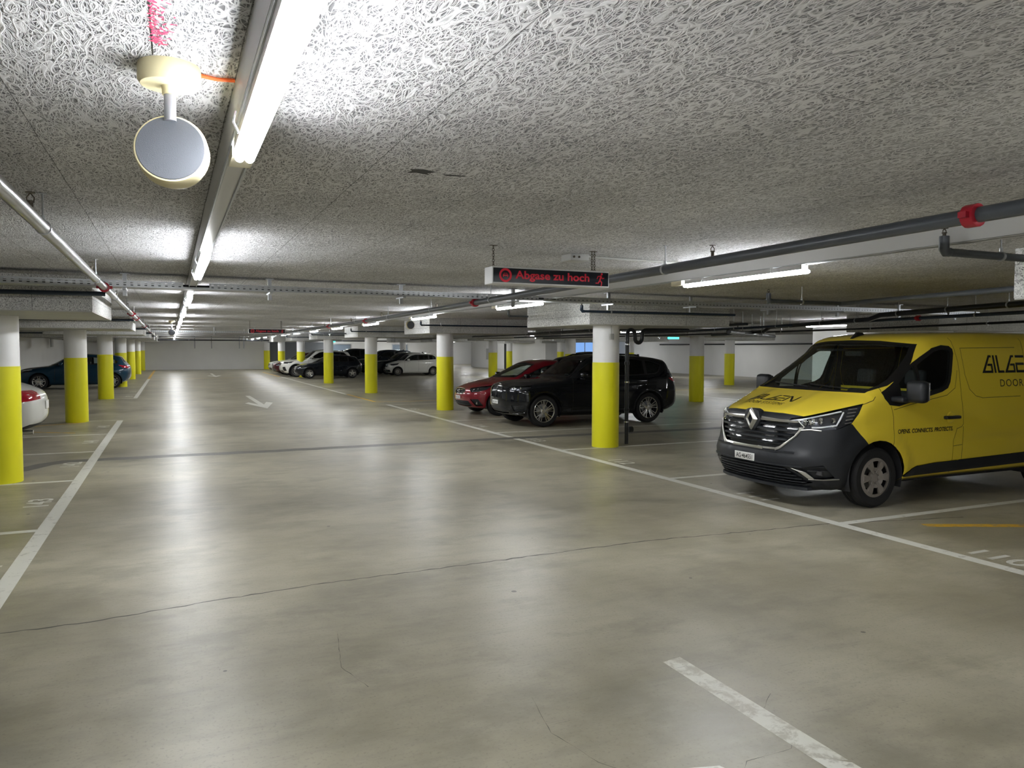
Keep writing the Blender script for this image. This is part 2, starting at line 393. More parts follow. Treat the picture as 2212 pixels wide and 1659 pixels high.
# core beside the far driving lane
c = MB(); c.prism([(25.5, 66), (25.42, 58.6), (25.42, 58.0), (26.9, 53.4), (28.7, 53.4), (28.7, 66)], 0, CZ, ax='z')
struct(c.build('wall_core', 'white_wall', smooth=False), 'white stair core wall far behind the red hatchback', 'wall')
wall('wall_passage', 28, 33, 66, 66.3, 'white wall behind the blue daylit glazing')
struct(MB().box(25.36, 25.43, 57.35, 58.0, 0, 2.1).build('door_1', 'dark', smooth=False), 'dark doorway in the white stair core', 'door')
c = MB(); c.prism([(17.7, 17.2), (23.4, 17.2), (24.2, 20.1), (20.8, 20.1)], 0, CZ, ax='z')
struct(c.build('wall_block', 'white_wall', smooth=False), 'bright white block just above the roof of the yellow van', 'wall')
b = MB().box(28.7, 32.6, 53.5, 53.6, 0, 1.15).build('wall_sill', 'white_wall', smooth=False); struct(b, 'low white wall below the blue daylit glazing', 'wall')
w = struct(MB().box(28.7, 32.6, 53.52, 53.56, 1.15, 2.3).build('window_1', 'blue_glass', smooth=False), 'wide blue daylit glazing above the black car roofs', 'window')
mb = MB()
for x in (28.74, 29.6, 30.5, 31.4, 32.3): mb.box(x - .03, x + .03, 53.46, 53.52, 1.15, 2.3)
mb.box(28.7, 32.6, 53.46, 53.52, 1.13, 1.19); mb.build('window_frame', 'alu', w, smooth=False)
def window(n, x0, x1, z0, z1, y, label, mat='pane_grey'):
    w = struct(MB().box(x0, x1, y - .03, y, z0, z1).build('window_%d' % n, mat, smooth=False), label, 'window')
    f = MB(); t = .06
    f.box(x0 - t, x1 + t, y - .07, y - .03, z1, z1 + t); f.box(x0 - t, x1 + t, y - .07, y - .03, z0 - t, z0); f.box(x0 - t, x0, y - .07, y - .03, z0, z1); f.box(x1, x1 + t, y - .07, y - .03, z0, z1)
    f.build('window_frame', 'steel', w, smooth=False)
window(2, 7.4, 8.6, 1.5, 1.95, 64.5, 'small blue pane in the dark end of the back wall')
window(3, 12.4, 13.9, .9, 2.0, 64.5, 'grey pane in the white wall over the dark van')
window(4, 17.6, 18.9, 1.3, 2.0, 64.5, 'grey pane in the white wall over the white city car')
wall('wall_niche', 7.2, 12.0, 64.3, 64.5, 'dark grey panel of the back wall behind the white cars', z1=2.2, mat=pbr('dark_grey_wall', (0.13, 0.14, 0.15), .7))
# drop heads around the columns
def drop(x0, x1, y0, y1, label):
    o = struct(MB().box(x0, x1, y0, y1, DZ + .012, CZ).build('drop_beam', 'wool_drop', smooth=False), label, 'beam')
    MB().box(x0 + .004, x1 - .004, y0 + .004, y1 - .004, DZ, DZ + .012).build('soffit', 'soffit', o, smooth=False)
    j = MB(); n = 0
    for zz in (2.30, 2.43): j.box(x0 - .001, x1 + .001, y0 - .0015, y1 + .001, zz, zz + .0025)
    xx = x0 + .9
    while xx < x1 - .1: j.box(xx, xx + .003, y0 - .0015, y0, DZ + .012, CZ); xx += 1.1
    j.build('board_joint', 'dark', o, smooth=False)
    return o
GX = {-2: -10.9, -1: -2.03, 0: 7.05, 1: 15.80, 2: 24.5, 3: 33.3}
def GY(k): return 11.61 + 8.68 * k
ordn = ['nearest', 'second', 'third', 'fourth', 'fifth', 'sixth', 'seventh']
def column(x, y, label, white=False, dia=.47):
    r = dia / 2
    o = struct(MB().lathe([(0, 1.495), (r, 1.495), (r, DZ), (0, DZ)], (x, y, 0), n=40).build('column', 'col_white'), label, 'column')
    m = MB().lathe([(0, 0), (r + .002, 0), (r + .004, .01), (r + .004, 1.50), (0, 1.50)], (x, y, 0), n=40)
    m.build('painted_base', 'col_yellow', o)
    MB().box(x - .006, x + .006, y - r - .0055, y - r - .003, .012, 1.49).build('sheet_edge', 'col_yellow', o, smooth=False)
    return o
left_txt = ['cut off at the frame edge by the white car', 'between the white car and the blue hatchback', 'beside the tail of the blue hatchback', 'just behind the tail lamp of the blue hatchback', 'third from the end wall on the left', 'second from the end wall on the left', 'touching the end wall on the left']
for k in range(7):
    yy = GY(k) if k < 6 else 63.6
    column(GX[-1], yy, 'white column with yellow base %s' % left_txt[k])
    x0 = -5.6 if k != 2 else -3.6
    drop(x0, -.81, yy - 1.72, yy + 1.35, 'ceiling drop over the column %s' % left_txt[k])
right_txt = ['with black drain pipe beside the black SUV', 'left of the red hatchback', 'between the dark hatchback and the white city car', 'in front of the dark hatchback door', 'at the bonnet of the dark hatchback', 'at the nose of the white cars', 'touching the end wall on the right of the lane']
for k in range(7):
    yy = GY(k) if k < 6 else 63.9
    column(GX[0], yy, 'white column with yellow base %s' % right_txt[k])
    if k < 6: drop(6.45, 9.42, yy - .45, yy + 2.0, 'ceiling drop over the column %s' % right_txt[k])
mid_txt = {0: 'white column rising behind the roof of the yellow van', 1: 'white column with yellow base between the black SUV and the van', 2: 'white column behind the black SUV roof, base hidden', 3: 'white column with yellow base behind the red hatchback bonnet', 4: 'white column with yellow base far behind the first right column', 5: 'white column with yellow base far beside the city car'}
for k in range(6):
    column(GX[1], GY(k), mid_txt[k])
    drop(15.1, 18.1, GY(k) - .45, GY(k) + 2.0, 'ceiling drop over the ' + mid_txt[k].replace('white column', 'column', 1))
for k, t in ((2, 'white column with yellow base left of the van bonnet'), (3, 'white column with yellow base hidden above the black SUV tail'), (4, 'thin white column with yellow base left of the SUV windscreen'), (5, 'thin white column with yellow base above the red hatchback roof')):
    column(GX[2], GY(k), t)
    drop(23.9, 26.9, GY(k) - .45, GY(k) + 2.0, 'ceiling drop over the ' + t.replace('white column', 'column', 1))
drop(9.6, 13.2, 29.2, 31.2, 'low ceiling drop between the column rows behind the red hatchback')
drop(6.24, 9.4, 1.9, 3.96, 'grey ceiling drop cut off by the right frame edge')
drop(23.9, 26.9, 12.0, 14.0, 'ceiling drop above the far side of the van')

# ------------------------------------------------------------------ floor markings (parts of the floor)
def quad(name, pts, mat, z=.0006, parent=floor):
    mb = MB(); mb.add([(x, y, z) for x, y in pts], [tuple(range(len(pts)))]); o = mb.build(name, mat, parent, smooth=False)
    return o
def rect(name, x0, x1, y0, y1, mat, z=.0006): return quad(name, [(x0, y0), (x1, y0), (x1, y1), (x0, y1)], mat, z)
rect('painted_line', -1.20, -1.07, -3, 20.32, 'line_white'); rect('painted_line', -1.21, -1.08, 28.9, 46.3, 'line_white'); rect('yellow_line', -1.22, -1.08, 46.3, 63.8, 'line_yellow')
rect('painted_line', 5.99, 6.12, -3, 13.27, 'line_white'); rect('painted_line', 5.99, 6.12, 13.52, 22.85, 'line_white')
rect('yellow_line', 5.95, 6.05, 24.1, 28.45, 'line_yellow'); rect('painted_line', 5.91, 6.03, 28.45, 47.0, 'line_white'); rect('yellow_line', 5.85, 5.97, 47.0, 56.2, 'line_yellow')
for y in (8.38, 11.36, 14.40, 17.21, 20.36, 28.95, 31.5, 34.4, 37.3): rect('painted_line', -6.4, -1.20, y - .055, y + .055, 'line_white')
for y in (5.50, 8.36, 11.46, 14.35, 17.15, 22.80): rect('painted_line', 6.12, 11.6, y - .05, y + .05, 'line_white', .0009)
for y in (31.5, 34.4, 37.2, 40.2, 43.1, 46): rect('painted_line', 6.03, 11.2, y - .05, y + .05, 'line_white', .0009)
for y in (20.9, 23.9, 27, 30, 33): rect('painted_line', 18.2, 23.2, y - .05, y + .05, 'line_white')
rect('painted_line', 17.6, 17.72, 12, 48, 'line_white'); rect('painted_line', 23.2, 23.32, 12, 48, 'line_white')
rect('yellow_line', -1.0, 5.8, 46.2, 46.32, 'line_yellow'); rect('yellow_line', 6.05, 9.6, 23.98, 24.1, 'line_yellow')
rect('yellow_line', 12.0, 22.0, 26.2, 26.3, 'line_yellow')
quad('yellow_line', [(6.81, 5.17), (6.77, 5.06), (9.4, 3.86), (9.45, 3.97)], 'line_yellow')
quad('yellow_line', [(-3.0, 18.35), (-1.81, 17.62), (-1.81, 17.72), (-3.0, 18.45)], 'line_yellow'); quad('yellow_line', [(-2.9, 19.4), (-1.85, 20.0), (-1.85, 20.1), (-2.9, 19.5)], 'line_yellow')
# direction arrows pointing towards the photographer
def arrow(x, y0, y1, w, mat, s=1):
    a = [(x - .09 * w, y1), (x + .09 * w, y1), (x + .09 * w, y0 + 1.3 * s), (x + .42 * w, y0 + 2.35 * s), (x + .30 * w, y0 + 2.75 * s), (x, y0), (x, y0)]
    mb = MB(); z = .0006
    sh = [(x - .08 * w, y1), (x + .08 * w, y1), (x + .08 * w, y0 + .9 * s), (x - .08 * w, y0 + .9 * s)]
    r = [(x, y0), (x, y0 + 1.15 * s), (x + .27 * w, y0 + 2.75 * s), (x + .42 * w, y0 + 2.3 * s)]
    l = [(x, y0), (x, y0 + 1.15 * s), (x - .27 * w, y0 + 2.75 * s), (x - .42 * w, y0 + 2.3 * s)]
    for i, p in enumerate((sh, r, l)): mb.add([(a_, b_, z + i * .0002) for a_, b_ in p], [tuple(range(len(p)))])
    return mb.build('direction_arrow', mat, floor, smooth=False)
arrow(2.5, 22.7, 28.9, 1.0, 'line_white'); arrow(2.42, 48.1, 54.6, 1.0, 'line_white')
quad('worn_arrow_shaft', [(2.47, 2.34), (2.475, 3.44), (2.605, 3.46), (2.60, 2.28)], 'line_worn')
quad('arrow_tip', [(2.47, 2.36), (2.52, 2.33), (2.60, 2.26), (2.62, 1.2), (2.48, .8)], 'line_white', .0010)
quad('arrow_barb', [(1.93, 2.51), (2.07, 2.47), (2.5, 1.2), (2.5, .8)], 'line_white', .0010)
# bay numbers painted on the floor
def bay_number(txt, x, y, side):
    v, f = text_fit(txt, .47, .25, size=1, bold=.02)
    mb = MB()
    if side < 0: vv = [(x - q, y + p, .0008) for p, q in v]
    else: vv = [(x + q, y - p, .0008) for p, q in v]
    mb.add(vv, f); return mb.build('bay_number', 'line_white', floor, smooth=False)
for t, y in (('143', 9.65), ('142', 12.7), ('141', 15.68), ('140', 18.62), ('139', 30.0), ('138', 32.9), ('144', 6.7)): bay_number(t, -1.26, y, -1)
for t, y in (('110', 4.27), ('111', 7.18), ('112', 10.14), ('113', 13.16), ('114', 16.0), ('115', 21.2)): bay_number(t, 6.2, y, 1)
# joints and cracks
def ribbon(name, pts, w, mat, z=.0004, jit=.3, seed=1, seg=.12):
    rs = random.Random(seed); P = []
    for (a, b) in zip(pts[:-1], pts[1:]):
        n = max(1, int(math.dist(a, b) / seg))
        for i in range(n): P.append((a[0] + (b[0] - a[0]) * i / n, a[1] + (b[1] - a[1]) * i / n))
    P.append(pts[-1]); L = []; R = []
    for i, p in enumerate(P):
        q = P[min(i + 1, len(P) - 1)]; o = P[max(i - 1, 0)]; d = Vector((q[0] - o[0], q[1] - o[1])); d.normalize(); nrm = Vector((-d.y, d.x))
        c = Vector(p) + nrm * rs.uniform(-jit, jit) * w * 1.5; ww = w * (1 + rs.uniform(-jit, jit)) / 2
        L.append((c.x + nrm.x * ww, c.y + nrm.y * ww, z)); R.append((c.x - nrm.x * ww, c.y - nrm.y * ww, z))
    mb = MB(); mb.strip(L, R); return mb.build(name, mat, floor, smooth=False)
ribbon('expansion_joint', [(-7, 11.6), (-2.0, 12.6), (-1.75, 13.1), (-1.5, 13.3), (-.5, 13.33), (1.3, 13.30), (6, 13.36), (11, 13.28), (17, 13.2), (32, 13.0)], .31, 'joint', jit=.05, seg=.3)
ribbon('floor_crack', [(-4, 5.0), (-1.0, 5.44), (-.5, 5.43), (.2, 5.55), (1.0, 5.64), (1.7, 5.65), (3.0, 5.69), (3.9, 5.72), (4.9, 5.63), (6.0, 5.55), (7.5, 5.2)], .016, 'crack', jit=.5, seed=3, seg=.07)
ribbon('floor_crack', [(14, 20.9), (15, 22), (18, 26), (22, 30)], .05, 'crack', jit=.2, seed=4)
ribbon('floor_crack', [(10.6, 16.4), (12.5, 14.8), (15, 13.6)], .05, 'crack', jit=.2, seed=6)
def crack(u, seed): ribbon('hairline_crack', u, .0022, 'crack', jit=.9, seed=seed, seg=.05)
crack([(1.62, 3.35), (1.55, 3.0), (1.62, 2.7), (1.78, 2.45), (1.74, 2.2)], 7); crack([(.35, 2.9), (.42, 2.6), (.34, 2.2)], 8)
crack([(2.75, 2.9), (2.55, 2.75), (2.6, 2.6), (2.45, 2.45), (2.2, 2.45), (2.0, 2.3)], 9); crack([(.9, 4.6), (.82, 4.1), (.9, 3.8)], 10)
# ------------------------------------------------------------------ fluorescent lamp rows
def lamp_row(x_at, ys, zc, label, group, housing_y):
    """one continuous white channel with a tube luminaire every few metres"""
    y0, y1 = housing_y
    ch = MB(); n = 30
    w = .042
    for a, b in ((y0, y1),):
        xa, xb = x_at(a), x_at(b)
        ch.add([(xa - w, a, zc), (xa + w, a, zc), (xb + w, b, zc), (xb - w, b, zc), (xa - w, a, CZ - .0005), (xa + w, a, CZ - .0005), (xb + w, b, CZ - .0005), (xb - w, b, CZ - .0005)],
               [(0, 3, 2, 1), (4, 5, 6, 7), (0, 1, 5, 4), (1, 2, 6, 5), (2, 3, 7, 6), (3, 0, 4, 7)])
    o = ch.build('lamp_channel', 'channel', smooth=False)
    tag(o, label, 'cable channel')
    for sx in (-1, 1):
        lip = MB()
        for a, b in ((y0, y1),):
            xa, xb = x_at(a) + sx * .036, x_at(b) + sx * .036
            lip.tube([(xa, a, zc - .004), (xb, b, zc - .004)], .006, 6)
        lip.build('channel_lip', 'steel', o)
    return o
def tube_lamp(xa, y0, y1, z, label, group, skew=0.0, mount=False):
    t = empty('fluorescent_lamp', (xa, y0, z)); tag(t, label, 'lamp', group)
    L = y1 - y0; dx = skew * L
    tubes = MB()
    for s in (-.0158, .0158):
        tubes.tube([(s, .0, 0), (s + dx, L, 0)], [.0155, .0155], 14)
        for e, d in ((0, -1), (L, 1)):
            tubes.tube([(s + dx * (e / L), e, 0), (s + dx * e / L, e + d * .012, 0), (s + dx * e / L, e + d * .018, 0)], [.0155, .011, .002], 14, cap=False)
    tubes.build('diffuser', 'tube', t)
    g = MB().box(-.034, .034, 0.02, L - .02, .018, .055); 
    if dx: g.v = [(p[0] + dx * p[1] / L, p[1], p[2]) for p in g.v]
    g.build('gear_tray', 'channel', t, smooth=False)
    MB().box(-.036 + dx, .036 + dx, L + .03, L + .2, .012, .055).build('end_cap', 'channel_end', t, smooth=False)
    for q in (.22, .8):
        c = MB(); c.tube([(-.052 + dx * q, L * q, .05), (-.060 + dx * q, L * q, .02), (-.046 + dx * q, L * q, -.012)], .004, 6); c.build('clip', 'steel_bright', t)
    if mount: MB().box(-.042, .042, -.15, L + .25, .055, CZ - z - .0005).build('mounting_channel', 'channel', t, smooth=False)
    return t
XL = lambda y: .235
lamp_row(XL, None, 2.435, 'long white lamp channel running along the driving lane from above the speaker', None, (-8.5, 63.5))
nth = ['nearest', 'second', 'third', 'fourth', 'fifth', 'sixth', 'seventh', 'eighth', 'ninth', 'tenth', 'eleventh', 'twelfth']
yy = 2.72; k = -2
LN = 0
for k in range(-2, 13):
    e = 2.72 - 0 + 4.83 * k          # near end of each tube facing the camera is its far side for k=0
    if k == 0: a, b = .95, 2.70
    elif k < 0: a, b = .95 + 4.83 * k, 2.70 + 4.83 * k
    else: a, b = 5.75 + 4.83 * (k - 1), 7.55 + 4.83 * (k - 1)
    if k < 0: lab = 'glowing tube lamp of the lane row, behind the photographer'
    elif k == 0: lab = 'glowing tube lamp overhead beside the cream speaker, nearest of its row'
    elif k == 1: lab = 'glowing tube lamp just before the perforated tray, over the lane'
    else: lab = 'glowing tube lamp over the lane, %s of the row counted from the speaker' % nth[min(k, 11)]
    if k == 12: lab = 'glowing tube lamp over the lane, last before the end wall'
    tube_lamp(XL(a), a, b, 2.38, lab, 'tube lamps over the driving lane')
XR = lambda y: 4.63 + .0165 * (y - 2)
lamp_row(XR, None, 2.435, 'long white lamp channel above the row of parked noses on the right', None, (-8.5, 63.0))
for k in range(-2, 12):
    a, b = 4.62 + 4.95 * k, 6.22 + 4.95 * k
    if k < 0: lab = 'glowing tube lamp of the right row, behind the photographer'
    elif k == 0: lab = 'glowing tube lamp right of the exhaust warning sign'
    else: lab = 'glowing tube lamp of the right row, %s counted from the warning sign' % nth[k]
    tube_lamp(XR(a), a, b, 2.37, lab, 'tube lamps of the right row', .0165)
# side rows over the further bays
for (x, ys, nm) in ((16.45, (5.5, 14.5, 24.2, 32.6, 41.3, 50.0), 'between the right column rows'), (20.8, (6.0, 14.6, 24, 33, 42), 'over the second lane on the right'), (29.2, (12, 24, 36, 47), 'near the right side wall'), (12.2, (58.5, 62.0), 'before the end wall behind the parked cars'), (17.6, (58.5, 61.5), 'before the end wall over the city car'), (21.8, (52, 57), 'near the white stair core'), (26.6, (69, 73.5), 'in the deep passage')):
    for i, y in enumerate(ys):
        tube_lamp(x, y, y + 1.7, 2.37, 'glowing tube lamp %s, %s from the front' % (nm, ['first', 'second', 'third', 'fourth', 'fifth', 'sixth'][i]), 'tube lamps in the right half', mount=True)

# ------------------------------------------------------------------ loudspeaker lamps (sound projectors)
def projector(x, y, z_c, label, tilt=.35, yaw=math.pi + .0):
    t = empty('loudspeaker', (x, y, CZ)); tag(t, label, 'loudspeaker')
    zz = z_c - CZ
    MB().lathe([(0, 0), (.083, 0), (.085, -.008), (.085, -.046), (.078, -.056), (.024, -.058), (.021, -.068), (.021, -.082), (0, -.082)], n=40).build('base', 'cream', t)
    MB().lathe([(0, -.08), (.0165, -.08), (.0165, zz + .08), (0, zz + .08)], n=20).build('stem', 'alu', t)
    d = MB().lathe([(0, .006), (.094, .006), (.098, .004), (.101, -.004), (.101, -.05), (.088, -.095), (.05, -.108), (0, -.11)], n=48)
    g = MB().lathe([(0, .010), (.05, .0095), (.092, .008), (.095, .004)], n=48)
    R_ = Matrix.Translation((0, 0, zz)) @ Matrix.Rotation(yaw, 4, 'Z') @ Matrix.Rotation(pi / 2 + tilt, 4, 'X')
    d.xf(R_).build('shell', 'cream', t); g.xf(R_).build('grille', 'mesh_grey', t)
    return t
projector(.01, 2.44, 2.325, 'cream and grey round loudspeaker hanging near the lamp channel, closest to camera', tilt=-.13, yaw=-.15)
projector(.03, 25.2, 2.2, 'dark round loudspeaker far down the lane row of lamps', tilt=0, yaw=0)
projector(5.25, 17.6, 2.295, 'round loudspeaker in front of the second right ceiling drop', tilt=.1, yaw=.1)
projector(4.9, 47, 2.2, 'tiny round loudspeaker before the end wall, right lamp row', tilt=.1, yaw=0)
o = MB().tube([(.09, 2.46, 2.553), (.14, 2.465, 2.55), (.19, 2.46, 2.552)], .006, 8).build('orange_cable', 'cable_orange'); tag(o, 'short orange cable between the speaker base and lamp channel', 'cable')
for nm, pts in (('ceiling_hole', [(1.0, 3.36), (1.06, 3.34), (1.13, 3.37), (1.10, 3.41), (1.12, 3.44), (1.05, 3.42), (1.01, 3.44), (1.02, 3.39)]), ('ceiling_hole', [(1.17, 3.40), (1.25, 3.385), (1.31, 3.40), (1.24, 3.41), (1.20, 3.42)])):
    q = MB(); q.add([(x, y, CZ - .001) for x, y in pts], [tuple(range(len(pts)))]); q.build(nm, 'dark', ceil, smooth=False)
# wire-brushed pink spray mark
mb = MB(); rs = random.Random(5)
for q in range(230):
    t_ = rs.random(); yy_ = 1.74 + .54 * t_; wd = .010 + .042 * t_ * (1.0 if t_ < .9 else .6); xx_ = -.034 + abs(rs.gauss(0, .55)) * wd; a = rs.uniform(0, pi); l_ = rs.uniform(.006, .018); w_ = .0022
    ca, sa = math.cos(a), math.sin(a)
    mb.add([(xx_ + ca * l_ * u_ - sa * w_ * v_, yy_ + sa * l_ * u_ + ca * w_ * v_, CZ - .0012 - .000004 * q) for u_, v_ in ((-.5, -1), (.5, -1), (.5, 1), (-.5, 1))], [(0, 1, 2, 3)])
o = mb.build('spray_mark', 'pink', ceil, smooth=False); o['kind'] = 'stuff'
mb = MB(); mb.add([(-.0375, 1.2, CZ - .001), (-.0345, 1.2, CZ - .001), (-.030, 2.36, CZ - .001), (-.034, 2.36, CZ - .001)], [(0, 1, 2, 3)]); mb.build('open_seam', 'dark', ceil, smooth=False)

# ------------------------------------------------------------------ perforated cable tray across the hall
def tray(x0, x1, y, z, label, h=.07, w=.3, brk=None, gap=None, yend=None):
    t = empty('cable_tray', (x0, y, z)); tag(t, label, 'cable tray')
    yend = y if yend is None else yend
    L = x1 - x0; sl = (yend - y) / L
    fr = MB(); pitch = .068; n = int(L / pitch); th = .002
    zc1, zc2, sh, sw = h * .33, h * .68, .0048, .0135
    def strip(xa, xb, za, zb):
        fr.add([(xa, sl * xa, za), (xb, sl * xb, za), (xb, sl * xb, zb), (xa, sl * xa, zb)], [(0, 1, 2, 3)])
    for i in range(n):
        xa = i * pitch; xb = xa + pitch; xm = xa + pitch / 2
        if gap and any(g[0] < xm + x0 < g[1] for g in gap):
            strip(xa, xb, 0, .022); continue
        strip(xa, xb, 0, zc1 - sh); strip(xa, xb, zc1 + sh, zc2 - sh); strip(xa, xb, zc2 + sh, h)
        for zc in (zc1, zc2): strip(xa, xm - sw, zc - sh, zc + sh); strip(xm + sw, xb, zc - sh, zc + sh)
    fr.build('tray_side', 'steel', t, smooth=False)
    bk = MB(); bk.add([(0, .02, 0), (L, sl * L + .02, 0), (L, sl * L + w, 0), (0, w, 0)], [(0, 1, 2, 3)])
    bk.add([(0, .001, 0), (L, sl * L + .001, 0), (L, sl * L + .02, 0), (0, .02, 0)], [(0, 1, 2, 3)])
    bk.add([(0, w, 0), (L, sl * L + w, 0), (L, sl * L + w, h), (0, w, h)], [(0, 1, 2, 3)]); bk.build('tray_bottom', 'steel', t, smooth=False)
    xs_ = [q - x0 for q in brk] if brk else list(np.arange(.75, L, 1.52))
    for x in xs_:
        b = MB(); yy = sl * x
        b.box(x - .02, x + .02, yy + w / 2 - .02, yy + w / 2 + .02, -.09, CZ - z - .0005); b.box(x - .045, x + .045, yy + w / 2 - .05, yy + w / 2 + .05, CZ - z - .008, CZ - z - .0005)
        b.box(x - .018, x + .018, yy - .01, yy + w + .02, -.022, -.004)
        b.build('bracket', 'steel', t, smooth=False)
    for i in range(5): MB().tube([(0, .03 + .04 * i, .024 + .012 * (i % 2)), (L * .5, sl * L * .5 + .03 + .04 * i, .026), (L, sl * L + .03 + .04 * i, .024 + .01 * (i % 2))], .021, 8).build('cable', 'pipe_black', t)  # black cables added behind the tray side so its slots look dark
    return t
tray(-6.8, 14.4, 8.98, 2.40, 'perforated metal cable tray crossing the whole garage before the left ceiling drop', gap=((.12, .42), (4.62, 4.9)), yend=9.75, brk=(-5.1, -3.55, -2.0, -.45, 1.08, 2.7, 4.3, 5.86, 7.38, 9.0, 10.6, 12.2, 13.8))
tray(-.7, 24, 32.2, 2.33, 'far perforated cable tray crossing behind the second warning sign')
tray(10, 17.3, 18.7, 2.36, 'perforated cable tray above the dark van roof pipes on the right')

# ------------------------------------------------------------------ sprinkler mains and branches
def sprinkler(parent, x, y, z, up=.06):
    m = MB(); m.tube([(x, y, z), (x, y, z + up * .45)], .011, 8); m.tube([(x - .013, y, z + up * .45), (x - .016, y, z + up * .7), (x, y, z + up * .95)], .003, 6); m.tube([(x + .013, y, z + up * .45), (x + .016, y, z + up * .7), (x, y, z + up * .95)], .003, 6)
    m.tube([(x, y, z + up * .95), (x, y, z + up * 1.0)], .022, 10); m.tube([(x, y, z + up * .42), (x, y, z + up * .52)], .016, 8)
    return m.build('sprinkler_head', 'brass', parent)
def pipe(name, pts, r, mat, label, cat='pipe', rods=(), couplings=(), heads=(), clamps=True, cz=CZ, cmat='red'):
    """a pipe; rods/couplings/heads are distances along the straight run between first and last point"""
    P = [Vector(p) for p in pts]; base = P[0]
    t = empty(name, base); tag(t, label, cat)
    MB().tube([p - base for p in P], r, 14).build('pipe_run', mat, t)
    cum = [0]
    for a, b in zip(P[:-1], P[1:]): cum.append(cum[-1] + (b - a).length)
    def at(d):
        for i in range(len(P) - 1):
            if d <= cum[i + 1] + 1e-6: 
                q = (d - cum[i]) / (cum[i + 1] - cum[i]); return P[i].lerp(P[i + 1], q) - base, (P[i + 1] - P[i]).normalized()
        return P[-1] - base, (P[-1] - P[-2]).normalized()
    for d in rods:
        if d > cum[-1]: continue
        p, dr = at(d); m = MB().tube([(p.x, p.y, p.z + r), (p.x, p.y, cz - base.z)], .0055, 6)
        m.tube([p - dr * .012, p + dr * .012], r + .006, 14); m.tube([(p.x, p.y, p.z + r), (p.x, p.y, p.z + r + .03)], .011, 8); m.tube([(p.x, p.y, cz - base.z - .004), (p.x, p.y, cz - base.z)], .022, 8)
        m.build('hanger_rod', 'steel', t)
    for d in couplings:
        if d > cum[-1]: continue
        p, dr = at(d); m = MB().tube([p - dr * .035, p - dr * .03, p + dr * .03, p + dr * .035], [r + .008, r + .018, r + .018, r + .008], 14)
        sd = dr.cross(Vector((0, 0, 1))).normalized()
        for s_ in (-1, 1): q = p + sd * s_ * (r + .025); m.box(q.x - .016, q.x + .016, q.y - .02, q.y + .02, q.z - .014, q.z + .014)
        m.build('coupling', cmat, t)
    for d in heads:
        if d > cum[-1]: continue
        p, dr = at(d); sprinkler(t, p.x, p.y, p.z + r * .8, min(.085, cz - base.z - p.z - r - .01))
    return t
pipe('sprinkler_main', [(-.615, -1.2, 2.38), (-.60, 3.8, 2.38), (-.70, 24, 2.37), (-.8, 50, 2.37)], .034, 'pipe_silver', 'silver sprinkler main running along the left of the lane with red couplings',
     rods=(5.9, 9.2, 12.0, 15.3, 18.2, 21.5, 25, 29, 33), couplings=(10.25, 17.1, 19.5, 26.2, 34.8), heads=(5.5, 8.75, 12.4, 15.5, 18.9, 22.4, 27))
pipe('sprinkler_main', [(3.42, -.5, 2.40), (3.50, 2.9, 2.38), (3.72, 9.35, 2.355), (3.98, 17, 2.345), (4.3, 40, 2.34), (4.3, 50, 2.34)], .037, 'pipe_grey', 'dark grey sprinkler main passing behind the exhaust warning sign',
     rods=(5.5, 9.4, 12.1, 15.1, 18.4, 21.7, 25, 28), couplings=(2.92, 10.0, 17.3, 22), heads=(4.9, 11.8, 15.7, 18.9, 22.7, 26))
